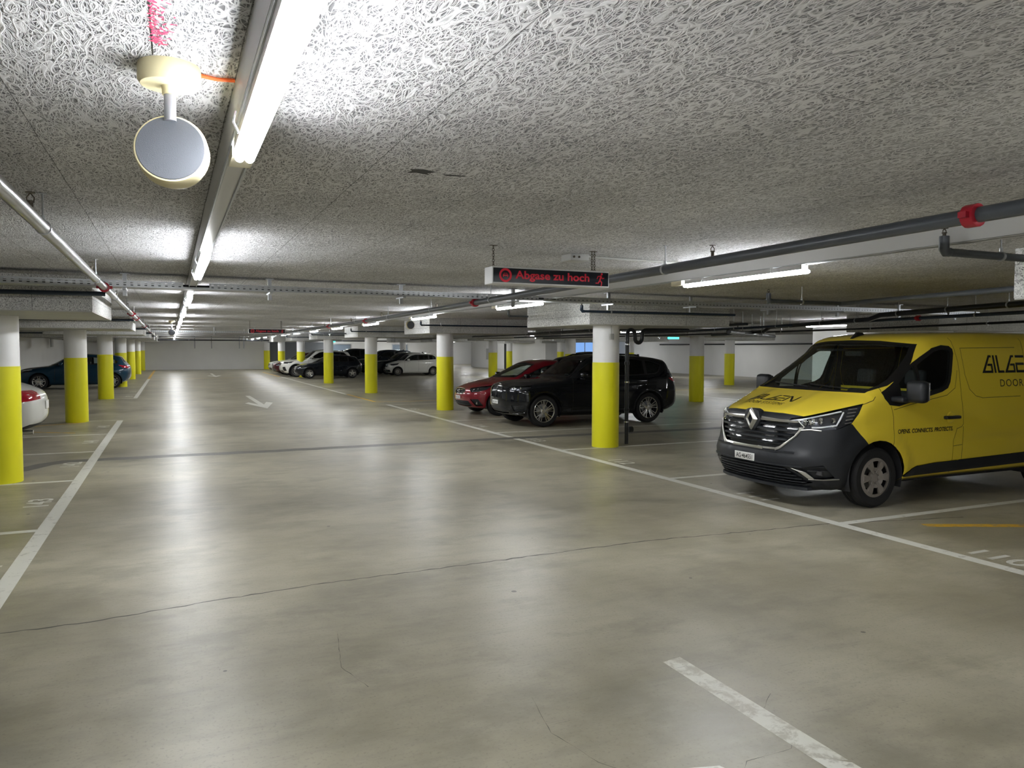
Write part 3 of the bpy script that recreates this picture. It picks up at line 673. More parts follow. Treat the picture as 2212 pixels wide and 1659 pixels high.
# ------------------------------------------------------------------ vehicle bodies
def chaikin(P, n=3, closed=True):
    P = [tuple(p) for p in P]
    for _ in range(n):
        Q = []
        for i in range(len(P)):
            a = P[i]; b = P[(i + 1) % len(P)]
            Q += [(a[0] * .75 + b[0] * .25, a[1] * .75 + b[1] * .25), (a[0] * .25 + b[0] * .75, a[1] * .25 + b[1] * .75)]
        P = Q
    return np.array(P)
class Hull:
    """smooth intersection of a side silhouette and a width function"""
    def __init__(s, L, prof, plan, sect, bowF=.3, bowR=.15, crown=.06, k=.1, flares=(), bowmid=.35, hipz=None, pF=3.0, bowh=None, creases=(), domes=()):
        s.L = L; s.bowF = bowF; s.bowR = bowR; s.crown = crown; s.k = k; s.fl = flares; s.bowmid = bowmid; s.bowh = bowmid * 1.3 if bowh is None else bowh; s.pF = pF; s.creases = creases; s.domes = domes
        s.plan = np.array(plan); s.sect = np.array(sect); s.Wm = s.plan[:, 1].max()
        poly = chaikin(prof, 3)
        s.gx = np.arange(-.5, L + .5, .0125); s.gz = np.arange(-.3, 2.4, .0125)
        X, Z = np.meshgrid(s.gx, s.gz, indexing='ij'); d = np.full(X.shape, 9.0); ins = np.zeros(X.shape, bool)
        for i in range(len(poly)):
            a = poly[i]; b = poly[(i + 1) % len(poly)]; e = b - a; l2 = e @ e
            if l2 < 1e-12: continue
            t = np.clip(((X - a[0]) * e[0] + (Z - a[1]) * e[1]) / l2, 0, 1)
            dd = np.hypot(X - a[0] - t * e[0], Z - a[1] - t * e[1]); d = np.minimum(d, dd)
            c = ((a[1] > Z) != (b[1] > Z)); 
            with np.errstate(divide='ignore', invalid='ignore'):
                xi = (b[0] - a[0]) * (Z - a[1]) / (b[1] - a[1]) + a[0]
            ins ^= (c & (X < xi))
        s.G = np.where(ins, -d, d)
    def sdf2(s, x, z):
        fx = np.clip((x - s.gx[0]) / .0125, 0, len(s.gx) - 1.001); fz = np.clip((z - s.gz[0]) / .0125, 0, len(s.gz) - 1.001)
        i = fx.astype(int); j = fz.astype(int); u = fx - i; v = fz - j; G = s.G
        return G[i, j] * (1 - u) * (1 - v) + G[i + 1, j] * u * (1 - v) + G[i, j + 1] * (1 - u) * v + G[i + 1, j + 1] * u * v
    def f(s, P):
        x, y, z = P[..., 0], P[..., 1], P[..., 2]; ay = np.abs(y)
        t = np.clip(ay / s.Wm, 0, 1.15)
        wf = np.interp(x, [.0, .5, .95, 1.65, 2.8], [1, .9, s.bowmid, s.bowh, 0]); wr = np.interp(x, [s.L - 1.3, s.L - .5, s.L], [0, .6, 1])
        xx = x - s.bowF * wf * t ** s.pF + s.bowR * wr * t ** 3
        zz = z + s.crown * t ** 2 * np.interp(z, [.6, 1.0], [0, 1])
        for (xc, yc, rx, ry, h) in s.domes: zz = zz - h * np.exp(-((x - xc) / rx) ** 2 - ((ay - yc) / ry) ** 2)
        ds = s.sdf2(xx, zz)
        w = np.interp(x, s.plan[:, 0], s.plan[:, 1]) + np.interp(z, s.sect[:, 0], s.sect[:, 1])
        for (xc, zc, r, h) in s.fl:
            q = np.hypot(x - xc, z - zc); w = w + h * np.clip(1 - np.abs(q - r) / .13, 0, 1) ** 1 * (z > zc - .15)
        for (x0, z0, x1, z1, wd, h) in s.creases:
            tt = np.clip((x - x0) / (x1 - x0), 0, 1); zl = z0 + (z1 - z0) * tt; fade = np.clip(np.minimum(x - x0, x1 - x) / .3, 0, 1)
            w = w + h * fade * np.clip(1 - np.abs(z - zl) / wd, 0, 1)
        dw = ay - w
        k = s.k; hh = np.clip(k - np.abs(ds - dw), 0, None) / k
        return np.maximum(ds, dw) + hh * hh * k * .25
    def grad(s, P, e=.014):
        g = np.stack([(s.f(P + np.eye(3)[i] * e) - s.f(P - np.eye(3)[i] * e)) for i in range(3)], -1)
        return g / (np.linalg.norm(g, axis=-1, keepdims=True) + 1e-9)
    def cast(s, O, D, tmax=3.5, n=36):
        """from inside points O along D to the surface"""
        lo = np.zeros(O.shape[:-1]); hi = np.full(O.shape[:-1], tmax)
        for _ in range(n):
            m = (lo + hi) / 2; v = s.f(O + D * m[..., None]); hi = np.where(v > 0, m, hi); lo = np.where(v > 0, lo, m)
        return O + D * lo[..., None]
    def front(s, y, z): y = np.atleast_1d(y).astype(float); z = np.atleast_1d(z).astype(float); O = np.stack([np.full(y.shape, 1.2), y, z], -1); return s.cast(O, np.broadcast_to([-1., 0, 0], O.shape))
    def back(s, y, z): y = np.atleast_1d(y).astype(float); z = np.atleast_1d(z).astype(float); O = np.stack([np.full(y.shape, s.L - 1.2), y, z], -1); return s.cast(O, np.broadcast_to([1., 0, 0], O.shape))
    def side(s, x, z, sg=-1): x = np.atleast_1d(x).astype(float); z = np.atleast_1d(z).astype(float); O = np.stack([x, np.zeros(x.shape), z], -1); return s.cast(O, np.broadcast_to([0, float(sg), 0], O.shape))
    def top(s, x, y): x = np.atleast_1d(x).astype(float); y = np.atleast_1d(y).astype(float); O = np.stack([x, y, np.full(x.shape, .7)], -1); return s.cast(O, np.broadcast_to([0, 0, 1.], O.shape))
    def mesh(s, nx=100, na=96, xa=.62, xb=None, zc=.72, ncap=22):
        xb = xb or s.L - .6; O = []; D = []
        ang = np.linspace(0, 2 * pi, na, endpoint=False)
        def ring(x, phi, sgn):
            for a in ang:
                O.append((x, 0, zc)); D.append((sgn * math.sin(phi), math.cos(phi) * math.sin(a), math.cos(phi) * math.cos(a)))
        phis = [pi / 2 * (1 - (i / ncap)) for i in range(1, ncap)]
        O.append((xa, 0, zc)); D.append((-1, 0, 0))
        for p in phis: ring(xa, p, -1)
        for i in range(nx + 1): ring(xa + (xb - xa) * i / nx, 0, 1)
        for p in reversed(phis): ring(xb, p, 1)
        O.append((xb, 0, zc)); D.append((1, 0, 0))
        O = np.array(O, float); D = np.array(D, float)
        V = s.cast(O, D); nr = 2 * len(phis) + nx + 1; F = []
        idx = lambda r, k: 1 + r * na + (k % na)
        for k in range(na): F.append((0, idx(0, k + 1), idx(0, k)))
        for r in range(nr - 1):
            for k in range(na): F.append((idx(r, k), idx(r, k + 1), idx(r + 1, k + 1), idx(r + 1, k)))
        last = len(V) - 1
        for k in range(na): F.append((last, idx(nr - 1, k), idx(nr - 1, k + 1)))
        return V, F

def in_poly(P, u, v):
    c = False; n = len(P)
    for i in range(n):
        a = P[i]; b = P[i - 1]
        if (a[1] > v) != (b[1] > v) and u < (b[0] - a[0]) * (v - a[1]) / (b[1] - a[1]) + a[0]: c = not c
    return c
AX = {'side': ((1, 0, 0), (0, 0, 1)), 'front': ((0, 1, 0), (0, 0, 1)), 'top': ((1, 0, 0), (0, 1, 0))}
class Body:
    def __init__(s, hull, root, **kw):
        s.h = hull; s.root = root; V, F = hull.mesh(**kw)
        s.bm = bmesh.new(); vs_ = [s.bm.verts.new(p) for p in V]
        for f in F: s.bm.faces.new([vs_[i] for i in f])
        s.lay = s.bm.faces.layers.int.new('reg'); s.regs = {}
        bmesh.ops.recalc_face_normals(s.bm, faces=s.bm.faces); s.bm.normal_update()
    def stamp(s, reg, poly, axis='side', filt=None, only=None, U=None, V=None):
        """cut the outline poly (2D in the axis plane) into the shell and mark its faces"""
        if axis in AX: U, V = AX[axis]
        U = Vector(U); V = Vector(V)
        rid = s.regs.setdefault(reg, len(s.regs) + 1)
        us = [p[0] for p in poly]; vv = [p[1] for p in poly]; mg = .14
        bb = (min(us) - mg, max(us) + mg, min(vv) - mg, max(vv) + mg)
        cand = set()
        for f in s.bm.faces:
            c = f.calc_center_median()
            if filt and not filt(c, f.normal): continue
            if only is not None and f[s.lay] not in only: continue
            u = c.dot(U); v = c.dot(V)
            if bb[0] < u < bb[1] and bb[2] < v < bb[3]: cand.add(f)
        if not cand: return
        n = len(poly)
        for i in range(n):
            a = poly[i]; b = poly[(i + 1) % n]; e = Vector((b[0] - a[0], b[1] - a[1])); L = e.length
            if L < 1e-6: continue
            e /= L; nrm = U * (-e.y) + V * e.x; co = U * a[0] + V * a[1]
            sel = []
            for f in cand:
                dmin = 1e9; dmax = -1e9; tmin = 1e9; tmax = -1e9
                for vt in f.verts:
                    pu = vt.co.dot(U) - a[0]; pv = vt.co.dot(V) - a[1]; d = -pu * e.y + pv * e.x; t = pu * e.x + pv * e.y
                    dmin = min(dmin, d); dmax = max(dmax, d); tmin = min(tmin, t); tmax = max(tmax, t)
                if dmin < -1e-5 and dmax > 1e-5 and tmax > -.001 and tmin < L + .001: sel.append(f)
            if not sel: continue
            geom = set(sel)
            for f in sel: geom.update(f.edges); geom.update(f.verts)
            res = bmesh.ops.bisect_plane(s.bm, geom=list(geom), dist=1e-5, plane_co=co, plane_no=nrm)
            cand = {f for f in cand if f.is_valid}; cand.update(g for g in res['geom'] if isinstance(g, bmesh.types.BMFace))
            for g in res['geom_cut']:
                if isinstance(g, bmesh.types.BMEdge): cand.update(g.link_faces)
        for f in cand:
            if not f.is_valid: continue
            c = f.calc_center_median()
            if in_poly(poly, c.dot(U), c.dot(V)):
                if only is not None and f[s.lay] not in only: continue
                f[s.lay] = rid
        s.bm.faces.ensure_lookup_table()
    def mark(s, reg, poly, axis, filt=None):
        if axis != 'diag': return s.stamp(reg, poly, axis, filt)
        for s_ in (-1, 1): s.stamp(reg, poly, None, lambda c, n, s_=s_: c.y * s_ > .05 and c.x < 1.4, U=(.7071, .7071 * s_, 0), V=(0, 0, 1))
    def line(s, reg, pts, w=.004, axis='side', **kw):
        """thin dark line along a polyline, for panel gaps and painted crease shade"""
        for a, b in zip(pts[:-1], pts[1:]):
            d = Vector((b[0] - a[0], b[1] - a[1])); 
            if d.length < 1e-5: continue
            d.normalize(); n = Vector((-d.y, d.x)) * w; d = d * w * .7
            s.stamp(reg, [(a[0] - d.x + n.x, a[1] - d.y + n.y), (b[0] + d.x + n.x, b[1] + d.y + n.y), (b[0] + d.x - n.x, b[1] + d.y - n.y), (a[0] - d.x - n.x, a[1] - d.y - n.y)], axis, **kw)
    def kill(s, reg):
        r = s.regs.get(reg)
        if r is None: return
        bmesh.ops.delete(s.bm, geom=[f for f in s.bm.faces if f[s.lay] == r], context='FACES')
    def pieces(s, reg, name, mat, parent=None, off=0.0, thick=0.0):
        """every connected patch of a region as a part of its own"""
        r = s.regs.get(reg)
        if r is None: return []
        todo = {f for f in s.bm.faces if f[s.lay] == r}; out = []
        while todo:
            st = [todo.pop()]; comp = set(st)
            while st:
                f = st.pop()
                for v in f.verts:
                    for g in v.link_faces:
                        if g in todo: todo.discard(g); comp.add(g); st.append(g)
            if sum(f.calc_area() for f in comp) < 2e-5: continue
            o = s.extract(reg, name, mat, parent, off, thick, faces=comp)
            if o: out.append((sum((f.calc_center_median() for f in comp), Vector()) / len(comp), o, comp))
        return out
    def extract(s, reg, name, mat, parent=None, off=0.0, thick=0.0, filt=None, faces=None):
        """a part made of the faces of a region; off moves it along the surface normal"""
        r = s.regs.get(reg, -1) if reg != 0 else 0
        fs = [f for f in s.bm.faces if f[s.lay] == r and (filt is None or filt(f.calc_center_median()))]
        if faces is not None: fs = list(faces)
        if not fs: return None
        vi = {}; V = []; F = []
        for f in fs:
            q = []
            for v in f.verts:
                if v.index not in vi or True:
                    k = vi.get(v)
                    if k is None: k = len(V); vi[v] = k; V.append(v.co[:])
                    q.append(k)
            F.append(tuple(q))
        V = np.array(V, float); g = s.h.grad(V); W_ = V + g * off
        me = bpy.data.meshes.new(name); nv = len(V)
        if thick:
            W2 = V + g * (off - thick); allv = np.vstack([W_, W2]); ec = {}
            for f in F:
                for i in range(len(f)):
                    a, b = f[i], f[(i + 1) % len(f)]; ec[(a, b)] = 1
            F2 = list(F) + [tuple(i + nv for i in reversed(f)) for f in F]
            F2 += [(b, a, a + nv, b + nv) for (a, b) in ec if (b, a) not in ec]
            me.from_pydata([tuple(p) for p in allv], [], F2); nn = np.vstack([g, -g])
        else:
            me.from_pydata([tuple(p) for p in W_], [], F); nn = g
        for p in me.polygons: p.use_smooth = True
        if not thick:
            me.normals_split_custom_set_from_vertices([tuple(n) for n in nn])
        else:
            ln = []
            for p in me.polygons:
                side = len(p.vertices) == 4 and any(v >= nv for v in p.vertices) and any(v < nv for v in p.vertices)
                for li in p.loop_indices:
                    ln.append(tuple(p.normal) if side else tuple(nn[me.loops[li].vertex_index]))
            me.normals_split_custom_set(ln)
        return link(name, me, mat, parent or s.root)
def circle(cx, cz, r, n=28, a0=0, a1=2 * pi):
    return [(cx + r * math.cos(a0 + (a1 - a0) * i / n), cz + r * math.sin(a0 + (a1 - a0) * i / n)) for i in range(n)]

# ---- wheels
def make_wheel(root, x, y, r, w, rim_r, style, sgn, steer=0.0, rimmat='rim_silver', name='wheel'):
    """tyre mesh with its rim as a child; outer face towards sgn*y"""
    hw = w / 2
    t = MB().lathe([(rim_r, -hw + .012), (rim_r + .012, -hw), (r - .035, -hw - .004), (r - .010, -hw + .014), (r, -hw + .04), (r, -.03), (r - .006, -.026), (r - .006, -.018), (r, -.014), (r, .014), (r - .006, .018), (r - .006, .026), (r, .03), (r, hw - .04), (r - .010, hw - .014), (r - .035, hw + .004), (rim_r + .012, hw), (rim_r, hw - .012), (rim_r - .004, hw - .03), (rim_r - .004, -hw + .03), (rim_r, -hw + .012)], ax='y', n=48)
    Mx = Matrix.Translation((x, y, r)) @ Matrix.Rotation(steer, 4, 'Z')
    if sgn < 0: Mx = Mx @ Matrix.Scale(-1, 4, (0, 1, 0))
    ty = t.xf(Mx).build(name, 'tyre', root, ang=30)
    R0 = rim_r - .002
    b = MB().lathe([(R0, -hw + .01), (R0 - .02, -hw + .03), (R0 - .03, 0), (R0 - .015, hw - .035)], ax='y', n=40)
    b.lathe([(R0 * .9, -hw * .2), (0, -hw * .2)], ax='y', n=32)
    b.xf(Mx).build('rim_barrel', 'rim_black', ty)
    disc = MB().lathe([(R0 * .60, hw * .05), (R0 * .60, hw * .12), (R0 * .2, hw * .12)], ax='y', n=32).xf(Mx).build('brake_disc', 'steel', ty)
    f = MB(); f.lathe([(R0 - .018, hw - .03), (R0 - .012, hw - .012), (R0 - .002, hw - .008), (R0 + .004, hw - .012), (R0 + .004, hw - .02)], ax='y', n=48)
    hub = hw - .04 if style != 'cover' else hw - .02
    f.lathe([(.032, hub + .006), (.045, hub + .004), (.07, hub - .01), (.07, hub - .03)], ax='y', n=24); f.lathe([(0, hub + .007), (.032, hub + .006)], ax='y', n=16)
    def spoke(a0, r0, w0, a1, r1, w1, y0, y1, th=.022):
        """tapered bar in the wheel plane from angle a0 radius r0 to a1,r1"""
        p0 = Vector((math.cos(a0) * r0, math.sin(a0) * r0)); p1 = Vector((math.cos(a1) * r1, math.sin(a1) * r1)); d = (p1 - p0).normalized(); n = Vector((-d.y, d.x))
        q = [p0 - n * w0 / 2, p0 + n * w0 / 2, p1 + n * w1 / 2, p1 - n * w1 / 2]
        ys = [y0, y0, y1, y1]
        f.add([(q[i].x, ys[i], q[i].y) for i in range(4)] + [(q[i].x, ys[i] - th, q[i].y) for i in range(4)], [(0, 1, 2, 3), (7, 6, 5, 4), (0, 4, 5, 1), (1, 5, 6, 2), (2, 6, 7, 3), (3, 7, 4, 0)])
    yo = hw - .012
    if style == 'multi':      # pairs of thin V spokes
        for i in range(5):
            a = 2 * pi * i / 5 + .3
            for da, ea in ((-.12, -.30), (-.04, -.07), (.04, .07), (.12, .30)): spoke(a + da, .05, .018, a + ea * 1.15, R0 - .012, .016, hub - .004, yo - .006)
    elif style == 'five':     # five split spokes
        for i in range(5):
            a = 2 * pi * i / 5 + pi / 2
            for s_ in (-1, 1): spoke(a + s_ * .18, .05, .03, a + s_ * .20, R0 - .01, .030, hub, yo - .004)
            spoke(a, .05, .045, a, R0 * .55, .012, hub - .004, yo - .012)
    elif style == 'ten':
        for i in range(10): spoke(2 * pi * i / 10, .05, .022, 2 * pi * i / 10, R0 - .01, .026, hub, yo - .004)
    elif style == 'cover':    # pressed plastic cover with rounded openings
        n = 6; seg = 72; yo = hw - .004
        def rad(i): return 2 * pi * i / seg
        R1, R2, R3 = .07, R0 * .52, R0 * .86
        V_ = []; F_ = []
        for i in range(seg):
            a = rad(i); ph = (a * n / (2 * pi)) % 1.0; hole = abs(ph - .5) < .29
            for rr, yy in ((R1, hub + .002), (R2, yo + .004), (R3, yo + .002), (R0 + .002, yo - .006)): V_.append((math.cos(a) * rr, yy, math.sin(a) * rr))
        for i in range(seg):
            j = (i + 1) % seg; ph = ((i + .5) * n / seg) % 1.0; hole = abs(ph - .5) < .27
            for k in range(3):
                if k == 1 and hole: continue
                F_.append((i * 4 + k, i * 4 + k + 1, j * 4 + k + 1, j * 4 + k))
        f.add(V_, F_)
        f.add([(v[0], v[1] - .014, v[2]) for v in V_], [tuple(reversed(q)) for q in F_])
        for i in range(n):
            a = 2 * pi * i / n; spoke(a - .05, .05, .03, a, R3, .055, hub + .010, yo + .008, .012)
    f.xf(Mx).build('rim', rimmat, ty, ang=25)
    return ty
def arch_liner(root, x, z, r, y_in, y_out, n=22):
    mb = MB(); V_ = []; 
    a0, a1 = -.35, pi + .35
    for i in range(n + 1):
        a = a0 + (a1 - a0) * i / n; V_ += [(x + r * math.cos(a), y_out, z + r * math.sin(a)), (x + r * math.cos(a), y_in, z + r * math.sin(a))]
    mb.add(V_, [(2 * i, 2 * i + 1, 2 * i + 3, 2 * i + 2) for i in range(n)])
    mb.add([V_[2 * i + 1] for i in range(n + 1)], [tuple(range(n + 1))])
    mb.build('wheel_arch_liner', 'trim_in', root)
def rbox(x0, x1, y0, y1, z0, z1, name, mat, parent, bev=.02, m=None):
    b = MB().box(x0, x1, y0, y1, z0, z1)
    if m: b.xf(m)
    return b.build(name, mat, parent, bevel=bev, ang=60)
def surf_text(h, root, name, txt, origin, du, dv, w, hgt, proj, mat='ink', off=.003, **kw):
    """lettering laid on the body surface; proj(u,v)->points"""
    v, f = text_fit(txt, w, hgt, size=1, **kw)
    me = bpy.data.meshes.new(name); pts = np.array([proj(origin, a, b) for a, b in v]); 
    g = h.grad(pts); pts = pts + g * off
    me.from_pydata([tuple(p) for p in pts], [], f); return link(name, me, mat, root)
def plate(root, x, y, z, w, hgt, txt, sgn=-1, tilt=0.0, rotz=0.0):
    """number plate facing sgn*x"""
    Mx = Matrix.Translation((x, y, z)) @ Matrix.Rotation(rotz, 4, 'Z') @ Matrix.Rotation(tilt, 4, 'Y')
    b = MB().box(-.006, .006, -w / 2, w / 2, -hgt / 2, hgt / 2).xf(Mx).build('number_plate', 'plate', root, bevel=.003)
    if txt:
        v, f = text_fit(txt, w * .84, hgt * .62, size=1, bold=.012)
        m = MB(); m.add([((-.0075 if sgn < 0 else .0075), (w * .42 - a) * (1 if sgn < 0 else -1), q - hgt * .31) for a, q in v], f); m.xf(Mx).build('plate_text', 'ink', b, smooth=False)
    return b
def seats(root, x, z, y_list, mat='seat', s=1.0):
    for y in y_list:
        m = MB().box(x, x + .5, y - .25, y + .25, z, z + .14).build('seat_cushion', mat, root, bevel=.05)
        b = MB().box(-.06, .06, -.25, .25, 0, .60 * s); b.xf(Matrix.Translation((x + .55, y, z + .1)) @ Matrix.Rotation(.22, 4, 'Y')).build('seat_back', mat, root, bevel=.05)
        hd = MB().box(-.05, .05, -.13, .13, 0, .19); hd.xf(Matrix.Translation((x + .70, y, z + .1 + .66 * s)) @ Matrix.Rotation(.12, 4, 'Y')).build('headrest', mat, root, bevel=.04)
def steering(root, x, y, z):
    m = MB(); c = [(math.cos(a) * .18, math.sin(a) * .18) for a in np.linspace(0, 2 * pi, 29)]
    T = Matrix.Translation((x, y, z)) @ Matrix.Rotation(-.5, 4, 'Y')
    m.tube([(0, a, b) for a, b in c], .014, 8, cap=False); m.box(-.02, .02, -.17, .17, -.02, .02); m.tube([(0, 0, 0), (-.25, 0, 0)], .03, 8)
    m.xf(T).build('steering_wheel', 'trim_in', root)

def car(spec, loc, rz=0.0, scale=1.0, quality=1.0):
    """a car from its numbers: nose at local x=0, tail at x=L, left and right symmetric"""
    sp = spec; root = empty(sp['name'], loc, rz); root.scale = (scale,) * 3
    tag(root, sp['label'], sp.get('cat', 'car'), sp.get('group'))
    h = Hull(sp['L'], sp['prof'], sp['plan'], sp['sect'], **sp.get('hull', {}))
    b = Body(h, root, nx=int(90 * quality), na=int(84 * quality) // 4 * 4, ncap=max(10, int(20 * quality)), zc=sp.get('zc', .68), xa=sp.get('xa', .6), xb=sp['L'] - sp.get('xr', .55))
    pm = sp['paint']; up = lambda c, n: c.z > .55
    # lower cladding, bumper inserts
    for poly, axis, reg, fl in sp.get('stamps', []): b.mark(reg, poly, axis, fl)
    # glazing: rubber frame outline then glass inside
    ws = sp['ws']; fw = lambda c, n: c.x < sp['L'] * .55 and c.z > sp['belt'] - .12 and n.x < -.12
    b.stamp('frit', ws, 'front', fw)
    ins = lambda P, d: [(p[0] + (cx_ - p[0]) * d / max(.05, math.dist(p, (cx_, cz_))), p[1] + (cz_ - p[1]) * d / max(.05, math.dist(p, (cx_, cz_)))) for cx_, cz_ in [(sum(q[0] for q in P) / len(P), sum(q[1] for q in P) / len(P))] for p in P]
    b.stamp('windscreen', ins(ws, .045), 'front', fw)
    if 'rw' in sp:
        fr = lambda c, n: c.x > sp['L'] * .6 and c.z > sp['belt'] - .15 and n.x > .15
        b.stamp('frit', sp['rw'], 'front', fr); b.stamp('rear_window', ins(sp['rw'], .04), 'front', fr)
    fs_ = lambda c, n: abs(n.y) > .35 and c.z > sp['belt'] - .2
    if 'dlo' in sp: b.stamp('frit', sp['dlo'], 'side', fs_)
    for i, wdw in enumerate(sp['sw']): b.stamp('side_glass', wdw, 'side', fs_)
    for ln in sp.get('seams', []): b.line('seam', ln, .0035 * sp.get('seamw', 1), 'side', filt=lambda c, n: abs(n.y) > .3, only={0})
    for ln in sp.get('tseams', []): b.line('seam', ln, .0035, 'top', filt=lambda c, n: n.z > .3, only={0})
    # lamps
    for nm, poly, axis, fl in sp.get('lamps', []): b.mark(nm, poly, axis, fl)
    # wheel arches
    for (x, zc, r) in sp['arch']:
        if sp.get('lip'): b.stamp('arch_lip', circle(x, zc, r + sp['lip']), 'side', lambda c, n: c.z < sp['belt'] and abs(c.y) > .4)
        b.stamp('arch_hole', circle(x, zc, r), 'side', lambda c, n: c.z < sp['belt'] and abs(c.y) > .4)
    b.kill('arch_hole')
    b.extract(0, 'body', pm, off=0)
    b.pieces('frit', 'window_frame', sp.get('frame', 'seal')); b.extract('seam', 'panel_line', 'seam', off=-.002)
    g1 = sp.get('glass', 'glass_clear')
    b.extract('windscreen', 'windscreen', g1, off=-.003); b.extract('rear_window', 'rear_window', 'glass_dark', off=-.003)
    b.pieces('side_glass', 'side_window', sp.get('sglass', g1), off=-.004)
    b.pieces('arch_lip', 'arch_trim', sp.get('lipmat', 'black_plastic'), off=.004, thick=.02)
    for reg, (nm, mat, off) in sp.get('parts', {}).items(): b.pieces(reg, nm, mat, off=off)
    for reg in ('headlight', 'tail_light', 'fog_lamp'):
        if reg in b.regs:
            for s_ in (-1, 1):
                F = lambda c: c.y * s_ > 0
                if reg == 'tail_light': b.extract(reg, reg, sp.get('tailmat', 'tail_red'), off=.003, filt=F)
                else:
                    o = b.extract(reg, reg, 'lamp_in', off=-.03, filt=F); c = b.extract(reg, 'lamp_cover', 'lamp_glass', off=.001, filt=F, parent=o)
                    if o and 'eyes' in sp and reg == 'headlight':
                        for (ey, ez, er) in sp['eyes']:
                            p = h.front(ey * s_, ez)[0]; MB().lathe([(er * .2, -.004), (er * .75, -.006), (er, .004), (er, .02)], tuple(p + np.array([.02, 0, 0])), 'x', 18).build('lamp_lens', 'chrome', o)
    # inner lining, floor, seats
    L = sp['L']
    r0 = [f for f in b.bm.faces if f[b.lay] in (0, b.regs.get('frit', -5)) ]
    keep = b.regs.get('frit'); 
    for f in r0: f[b.lay] = 999
    b.regs['inner'] = 999
    o = b.extract('inner', 'interior_lining', sp.get('inner', 'trim_in'), off=-.03, filt=lambda c: c.z > .62 and c.x > sp['cowl'] - .25)
    MB().box(.9, L - .5, -h.Wm + .16, h.Wm - .16, .24, .3).build('underbody', 'trim_in', root, smooth=False)
    zb = sp['belt']
    MB().box(sp['cowl'] - .05, sp['cowl'] + .55, -h.Wm + .14, h.Wm - .14, zb - .38, zb - .06).build('dashboard', 'trim_in', root, bevel=.05)
    seats(root, sp['seatx'], zb - .62, (-.36, .36), sp.get('seatmat', 'seat')); steering(root, sp['seatx'] - .22, -.36, zb - .07)
    if sp.get('rear_seats', True): MB().box(sp['seatx'] + 1.15, sp['seatx'] + 1.3, -.6, .6, zb - .6, zb + .12).build('rear_bench', 'seat', root, bevel=.05)
    # wheels
    wr, ww, rr, st, rm = sp['wheel']
    for i, (x, zc, r) in enumerate(sp['arch']):
        hw_ = float(np.interp(x, h.plan[:, 0], h.plan[:, 1])) - ww / 2 - sp.get('inset', .035)
        for s_ in (-1, 1):
            arch_liner(root, x, zc, r + .004, s_ * (hw_ - ww * .75), s_ * (hw_ + ww * .5 + .0))
            make_wheel(root, x, s_ * hw_, wr, ww, rr, st, s_, rimmat=rm)
    # mirrors
    mx, mz, ms = sp['mirror']
    for s_ in (-1, 1):
        p = h.side(mx, mz, s_)[0]; y = p[1]
        m = MB().box(mx - .02, mx + .13, min(y + s_ * .04, y + s_ * (.04 + ms)), max(y + s_ * .04, y + s_ * (.04 + ms)), mz - .01, mz + .13).build('wing_mirror', sp.get('mirmat', pm), root, bevel=.04)
        MB().box(mx + .02, mx + .09, min(y - s_ * .02, y + s_ * .1), max(y - s_ * .02, y + s_ * .1), mz - .035, mz + .0).build('mirror_arm', 'black_plastic', m, bevel=.008)
    for (x, z) in sp.get('handles', []):
        for s_ in (-1, 1):
            p = h.side(x + .1, z, s_)[0]; MB().box(x, x + .19, p[1] - .012, p[1] + .012, z - .014, z + .014).xf(Matrix.Translation((0, s_ * .012, 0))).build('door_handle', sp.get('handmat', pm), root, bevel=.008)
    if sp.get('antenna'):
        x, z = sp['antenna']; p = h.top(x, 0)[0]; MB().tube([(x, 0, p[2] - .01), (x + .03, 0, p[2] + .02), (x + .18, 0, p[2] + .22)], [.012, .006, .003], 6).build('aerial', 'ink', root)
    if sp.get('fin'):
        x = sp['fin']; p = h.top(x, 0)[0]; MB().prism([(x - .08, p[2] - .01), (x + .05, p[2] + .05), (x + .09, p[2] + .05), (x + .10, p[2] - .01)], -.02, .02).build('roof_fin', 'black_gloss', root, bevel=.006)
    return root, h, b
D = lambda pts: [(.70711 * (x + y), z) for x, y, z in pts]
up_ = lambda c, n: n.z > -.5
def mirror(P): return [(-a, b) for a, b in reversed(P)]
def sym(P): return P + mirror(P)      # closed outline symmetric about y=0 from its +y half
frontf = lambda c, n: c.x < 1.3 and n.x < -.25
rearf = lambda L: (lambda c, n: c.x > L - 1.1 and n.x > .2)
sidef = lambda c, n: abs(n.y) > .3

